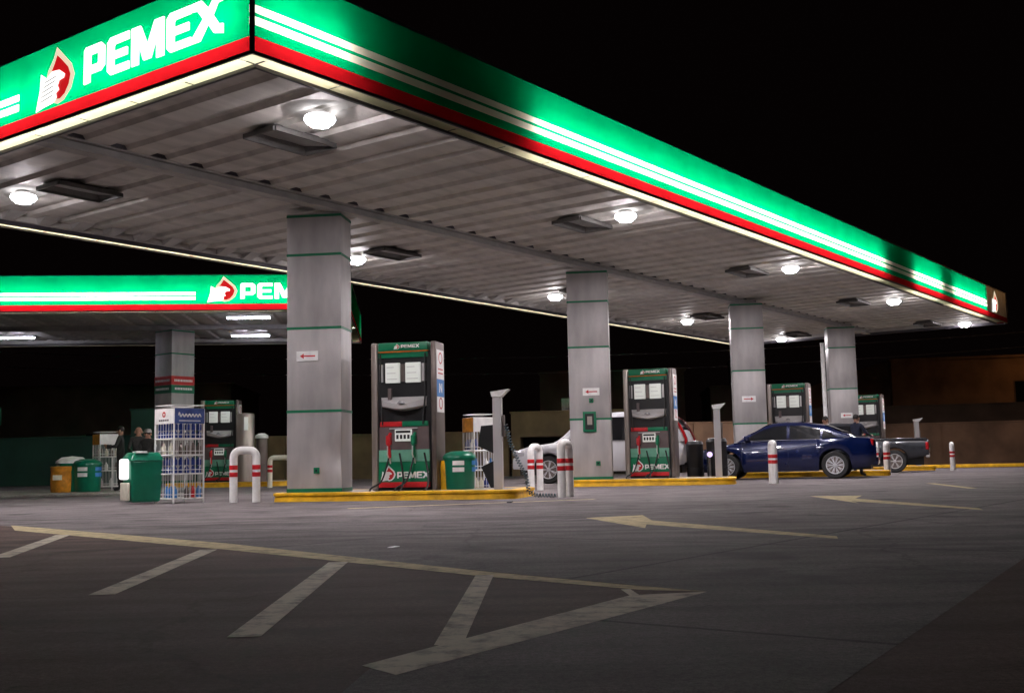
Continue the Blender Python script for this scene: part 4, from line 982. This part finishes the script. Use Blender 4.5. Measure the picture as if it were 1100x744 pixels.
# ------------------------------------------------------------------ people
def person(loc, rz, J, label, shirt='cloth_dark', trousers='cloth_dark', hair='hair', extra=None, split=.95, sleeves=True, scale=1.0):
    base = dict(pel=(0, 0, .94), spi=(0, 0, 1.12), che=(0, 0, 1.34), nec=(0, 0, 1.47), hed=(0, .015, 1.58), top=(0, .01, 1.68),
        shl=(-.17, 0, 1.40), ell=(-.22, .02, 1.14), wrl=(-.22, .1, .92), hal=(-.22, .13, .83),
        shr=(.17, 0, 1.40), elr=(.22, .02, 1.14), wrr=(.22, .1, .92), har=(.22, .13, .83),
        hil=(-.10, 0, .88), knl=(-.11, .02, .48), anl=(-.12, -.02, .08), tol=(-.13, .14, .035), hir=(.10, 0, .88), knr=(.11, .02, .48), anr=(.12, -.02, .08), tor=(.13, .14, .035))
    base.update(J); keys = list(base); rad = dict(pel=(.15, .11), spi=(.14, .10), che=(.165, .11), nec=(.055, .055), hed=(.078, .092), top=(.055, .06), shl=(.062, .062), shr=(.062, .062), ell=(.045, .045), elr=(.045, .045),
        wrl=(.03, .03), wrr=(.03, .03), hal=(.035, .022), har=(.035, .022), hil=(.09, .09), hir=(.09, .09), knl=(.062, .062), knr=(.062, .062), anl=(.045, .045), anr=(.045, .045), tol=(.04, .03), tor=(.04, .03))
    ed = [('pel', 'spi'), ('spi', 'che'), ('che', 'nec'), ('nec', 'hed'), ('hed', 'top'), ('che', 'shl'), ('shl', 'ell'), ('ell', 'wrl'), ('wrl', 'hal'), ('che', 'shr'), ('shr', 'elr'), ('elr', 'wrr'), ('wrr', 'har'),
          ('pel', 'hil'), ('hil', 'knl'), ('knl', 'anl'), ('anl', 'tol'), ('pel', 'hir'), ('hir', 'knr'), ('knr', 'anr'), ('anr', 'tor')]
    me = bpy.data.meshes.new('b'); me.from_pydata([base[k] for k in keys], [(keys.index(a), keys.index(c)) for a, c in ed], [])
    o = bpy.data.objects.new('b', me); col.objects.link(o)
    sk = o.modifiers.new('s', 'SKIN'); sk.use_smooth_shade = True; ss = o.modifiers.new('d', 'SUBSURF'); ss.levels = 2; ss.render_levels = 2
    for i, k in enumerate(keys): me.skin_vertices[0].data[i].radius = rad[k]; me.skin_vertices[0].data[i].use_root = (k == 'pel')
    bpy.context.view_layer.update(); dg = bpy.context.evaluated_depsgraph_get()
    nm = bpy.data.meshes.new_from_object(o.evaluated_get(dg)); bpy.data.objects.remove(o)
    for mm in ('skin', shirt, trousers, 'black'): nm.materials.append(M[mm])
    hd = Vector(base['hed']); nc = Vector(base['nec'])
    for q in nm.polygons:
        c = q.center; mi = 1
        if (c - hd).length < .15 and c.z > nc.z - .0 or (c.z > nc.z and (c - nc).length < .1): mi = 0
        elif min((c - Vector(base['hal'])).length, (c - Vector(base['har'])).length) < .075: mi = 0
        elif min((c - Vector(base[k])).length for k in ('tol', 'tor', 'anl', 'anr')) < .10: mi = 3
        elif c.z < split and min((c - Vector(base[k])).length for k in ('ell', 'elr', 'wrl', 'wrr')) > .12: mi = 2
        q.material_index = mi; q.use_smooth = True
    t = empty('person', loc, rz, label, 'person'); t.scale = (scale,) * 3
    b_ = bpy.data.objects.new('body', nm); col.objects.link(b_); b_.parent = t
    fwd = (Vector(base['hed']) - Vector(base['nec'])); hr = MB(); T_ = Vector(base['top'])
    pr = []
    for k in range(9): a = -.45 + (PI / 2 + .45) * k / 8; pr.append((max(.001, .088 * math.cos(a)), .098 * math.sin(a)))
    hr.lathe(pr, 20, cx=hd.x, cy=hd.y - .018, cz=hd.z + .035); hr.build('hair', hair, t)
    fc = MB(); fc.lathe([(.016, 0), (.012, .02), (.004, .045)], 8, cx=hd.x, cy=hd.y + .085, cz=hd.z - .03)
    fc.lathe([(.02, -.03), (.03, 0), (.02, .03)], 8, cx=hd.x - .088, cy=hd.y, cz=hd.z); fc.lathe([(.02, -.03), (.03, 0), (.02, .03)], 8, cx=hd.x + .088, cy=hd.y, cz=hd.z)
    fc.mi = 1
    for s_ in (-1, 1): fc.lathe([(.001, -.008), (.010, 0), (.001, .008)], 8, cx=hd.x + s_ * .032, cy=hd.y + .088, cz=hd.z + .012)
    fc.build('face_features', ['skin', 'black'], t)
    if extra: extra(t, base)
    return t
person((-9.75, 27.2, .07), R(150), dict(elr=(.26, .1, 1.15), wrr=(.2, .32, 1.12), har=(.17, .42, 1.13), ell=(-.25, .08, 1.18), wrl=(-.15, .28, 1.1), hal=(-.1, .36, 1.12)), 'person in dark clothes standing right of the far left green bin', scale=.97) if False else None
person((-9.72, 27.6, .07), R(100), dict(elr=(.24, .14, 1.16), wrr=(.16, .36, 1.20), har=(.12, .45, 1.22), ell=(-.25, .08, 1.18), wrl=(-.15, .30, 1.14), hal=(-.1, .38, 1.16)), 'person in dark clothes standing beside the far left green bin, reaching left', scale=.93)
person((-9.28, 27.6, .0), R(205), dict(elr=(.25, .05, 1.16), wrr=(.18, .25, 1.05), har=(.14, .33, 1.05)), 'person in dark jacket with short hair, seen from behind above the big green bin', scale=.95, hair='skin')
def cap_(t, b_):
    hd = Vector(b_['hed']); c = MB(); c.lathe([(.10, 0), (.10, .04), (.08, .09), (0, .11)], 20, cx=hd.x, cy=hd.y - .01, cz=hd.z + .05); c.box(-.07, .07, .05, .17, hd.z + .05, hd.z + .062, .002); c.build('cap', 'fixin', t)
    s = MB(); s.box(-.19, .19, -.125, -.10, 1.24, 1.30); s.build('pale_strap', 'white_p', t)
person((-8.85, 27.0, .0), R(170), dict(elr=(.25, .05, 1.16), wrr=(.18, .25, 1.05)), 'person in grey cap half hidden by the wire bottle rack', shirt='cloth_dark', extra=cap_, scale=.9)
bs = MB(); bs.poly([[(-.27, 1.07), (0, 1.09), (0, 0), (-.12, 0), (-.28, .36), (-.06, .46), (-.06, .59), (-.33, .72)]], (0, 0, 0), (1, 0, 0), (0, 0, 1), -.3)
bst = tag(bs.build('angular_stand', 'black', None, (-.30, 19.45, .15)), 'angular black stand between the round green bin and the first grey service post', 'stand')
person((8.75, 31.3, .0), R(115), dict(), 'person with grey shirt and dark hair standing behind the boot of the blue saloon', shirt='cloth_grey', scale=.98)
person((9.3, 30.3, .0), R(-65), dict(elr=(.26, .12, 1.16), wrr=(.16, .36, 1.10), har=(.13, .45, 1.12), ell=(-.26, .12, 1.16), wrl=(-.2, .36, 1.12), hal=(-.18, .44, 1.14)), 'person in navy jacket standing at the tail of the blue saloon, arms forward', shirt='cloth_navy', trousers='cloth_navy', scale=.98)

# ------------------------------------------------------------------ background walls and houses
def wall(name, x0, y0, x1, y1, h, mt, label, cat='wall', d=.25, coping=True, openings=(), piers=0):
    a = Vector((x0, y0)); b_ = Vector((x1, y1)); L = (b_ - a).length; t = empty(name, (x0, y0, 0), math.atan2(y1 - y0, x1 - x0), label, cat)
    m_ = MB(); x = 0
    for o0, o1, oz0, oz1 in openings:
        m_.box(x, o0, 0, d, 0, h); m_.box(o0, o1, 0, d, oz1, h)
        if oz0 > 0: m_.box(o0, o1, 0, d, 0, oz0)
        x = o1
    m_.box(x, L, 0, d, 0, h); m_.build('wall_face', mt, t)
    for o0, o1, oz0, oz1 in openings: MB().box(o0 + .01, o1 - .01, d * .5, d * .5 + .03, oz0 + .01, oz1 - .01).build('door', 'dark', t)  # near-black sheet painted for the dark inside of the opening
    if coping: MB().box(-.05, L + .05, -.05, d + .05, h, h + .07, .01).build('coping', mt, t)
    for k in range(piers): xx = L * (k + .5) / piers; MB().box(xx - .2, xx + .2, -.08, -.003, 0, h - .004).build('pier', mt, t)
    return t
wall('boundary_wall', -13.6, 46, -.2, 45, 1.75, 'wall_ochre', 'long low ochre wall in the dark behind the nearest pump', piers=5)
wall('garden_house', -.1, 44.8, 4.6, 44.4, 2.5, 'wall_ochre', 'small ochre building with a wide dark doorway behind the front of the silver wagon', 'building', d=3, openings=[(.35, 2.9, 0, 1.55)])
wall('boundary_wall', 6.2, 46.5, 12.2, 47.2, 2.0, 'wall_brown', 'short reddish brown wall seen between the silver wagon and the blue saloon', piers=2)
wall('boundary_wall', 13.2, 51.5, 36, 45.5, 1.85, 'wall_brown', 'long brown wall with piers behind the pickup at the right', piers=6)
wall('terrace_wall', 15, 57, 46, 50, 2.9, 'wall_dark', 'higher dark terrace wall rising behind the long brown wall')
wall('green_wall', -26, 46, -12.6, 45, 1.9, 'wall_green', 'low dark green wall in the shadow at the far left')
wall('green_gatehouse', -15.2, 44.3, -12.7, 44.1, 2.9, 'wall_green', 'dark green kiosk wall rising above the low green wall at the left', 'building', d=2)
def house(x, y, rz, w_, d, h, mt, label, wins, gable=0, base=0):
    t = empty('house', (x, y, 0), rz, label, 'house')
    m_ = MB(); m_.box(0, w_, 0, d, 0, h)
    if gable: m_.poly([[(0, 0), (w_, 0), (w_, gable), (0, .02)]], (0, 0, h), (1, 0, 0), (0, 0, 1), -.3)
    m_.build('wall', mt, t)
    MB().box(-.1, w_ + .1, -.1, d + .1, h + .002, h + .15).build('parapet', mt, t)
    for (x0, x1, z0, z1) in wins:
        fr = MB(); fr.box(x0 - .06, x1 + .06, -.04, -.003, z0 - .06, z1 + .06); fo = fr.build('window', 'wall_dark', t)
        MB().box(x0, x1, -.05, -.041, z0, z1).build('pane', 'glass', fo)
    return t
house(22.5, 66, R(-12), 9.5, 8, 6.0, 'wall_brown', 'large plain brown house on the right skyline', [(6.8, 7.8, 3.4, 4.6)], gable=0)
house(17.8, 68, R(-12), 5, 8, 4.6, 'wall_brown', 'lower brown house left of the large one on the right skyline', [(1, 2, 2.6, 3.6)], gable=1.6)
house(38, 78, R(-15), 10, 8, 9.0, 'wall_brown', 'tall dim house cut by the right edge of the photograph', [(1.5, 2.6, 5.4, 6.8)])
house(13.8, 70, R(-8), 2.0, 4, 6.6, 'wall_dark', 'narrow dark chimney-like tower left of the brown houses', [])
house(1.5, 62, R(-4), 8, 8, 5.4, 'wall_dark', 'dim house behind the second column', [(1.2, 2.2, 2.8, 4.0), (5, 6.2, 2.8, 4.0)])
house(11, 62, R(-6), 4.5, 8, 4.4, 'wall_dark', 'dim low house between the third and fourth columns', [(1.5, 2.5, 2.4, 3.4)])
house(-34, 62, R(4), 18, 10, 5.2, 'wall_dark', 'wide dark building behind the second canopy', [(10, 12, 1.2, 2.6), (14, 16, 1.2, 2.6)])
sg = empty('green_sign', (-15.45, 33.0, 0), 0, 'small green round-cornered sign cut by the left edge of the photograph', 'sign')
MB().cyl(.03, 0, 2.0, 10).build('pole', 'fixt', sg); pn = MB().box(-.28, .28, -.05, -.01, 1.95, 2.5, .04).build('sign_panel', 'pgreen', sg)
ring = [(math.cos(a * PI / 8) * .11, math.sin(a * PI / 8) * .11) for a in range(16)]; ri = [(a * .6, c * .6) for a, c in ring]
MB().poly([ring, ri], (.12, -.052, 2.18), (1, 0, 0), (0, 0, 1), .002).build('sign_mark', 'white_p', pn)
# sodium street lamp standing out of frame at the right: it is what lights the brown wall and the houses
def street_lamp(x, y, rz, label, power):
    t = empty('street_lamp', (x, y, 0), rz, label, 'street lamp', 'sodium street lamps along the back road')
    MB().lathe([(.11, 0), (.11, .4), (.07, .5), (.05, 7.5)], 12).build('pole', 'steel_dark', t)
    MB().tube([(0, 0, 7.4), (.3, 0, 7.7), (1.2, 0, 7.8)], .035, 8).build('arm', 'steel_dark', t)
    MB().box(1.1, 1.8, -.14, .14, 7.76, 7.9, .03).build('lamp_head', 'fixt', t)
    MB().box(1.2, 1.7, -.1, .1, 7.72, 7.755).build('lamp_lens', emit('sodium', (1, .5, .18), power), t)
    return t
street_lamp(27, 42.5, R(100), 'sodium street lamp by the brown wall beyond the right edge', 210)
street_lamp(31, 62, R(-90), 'sodium street lamp among the houses beyond the right edge', 170)

def cable(x0, y0, z0, x1, y1, z1, sag, r_=.02):
    pts = []
    for i in range(25): t = i / 24; pts.append((x0 + (x1 - x0) * t, y0 + (y1 - y0) * t, z0 + (z1 - z0) * t - sag * 4 * t * (1 - t)))
    return MB().tube(pts, r_, 5)
pl = empty('power_line', (0, 0, 0), 0, 'thin overhead cables crossing the dark behind the pumps', 'power line')
cable(-32, 58, 7.2, 34, 52, 6.8, 1.3).build('cable', 'fixin', pl); cable(-32, 58.6, 6.5, 34, 52.6, 6.2, 1.4).build('cable', 'fixin', pl)
for x, y in ((-32, 58.3), (34, 52.3)): MB().lathe([(.14, 0), (.09, 7.8)], 12, cx=x, cy=y).build('pole', 'fixin', pl)
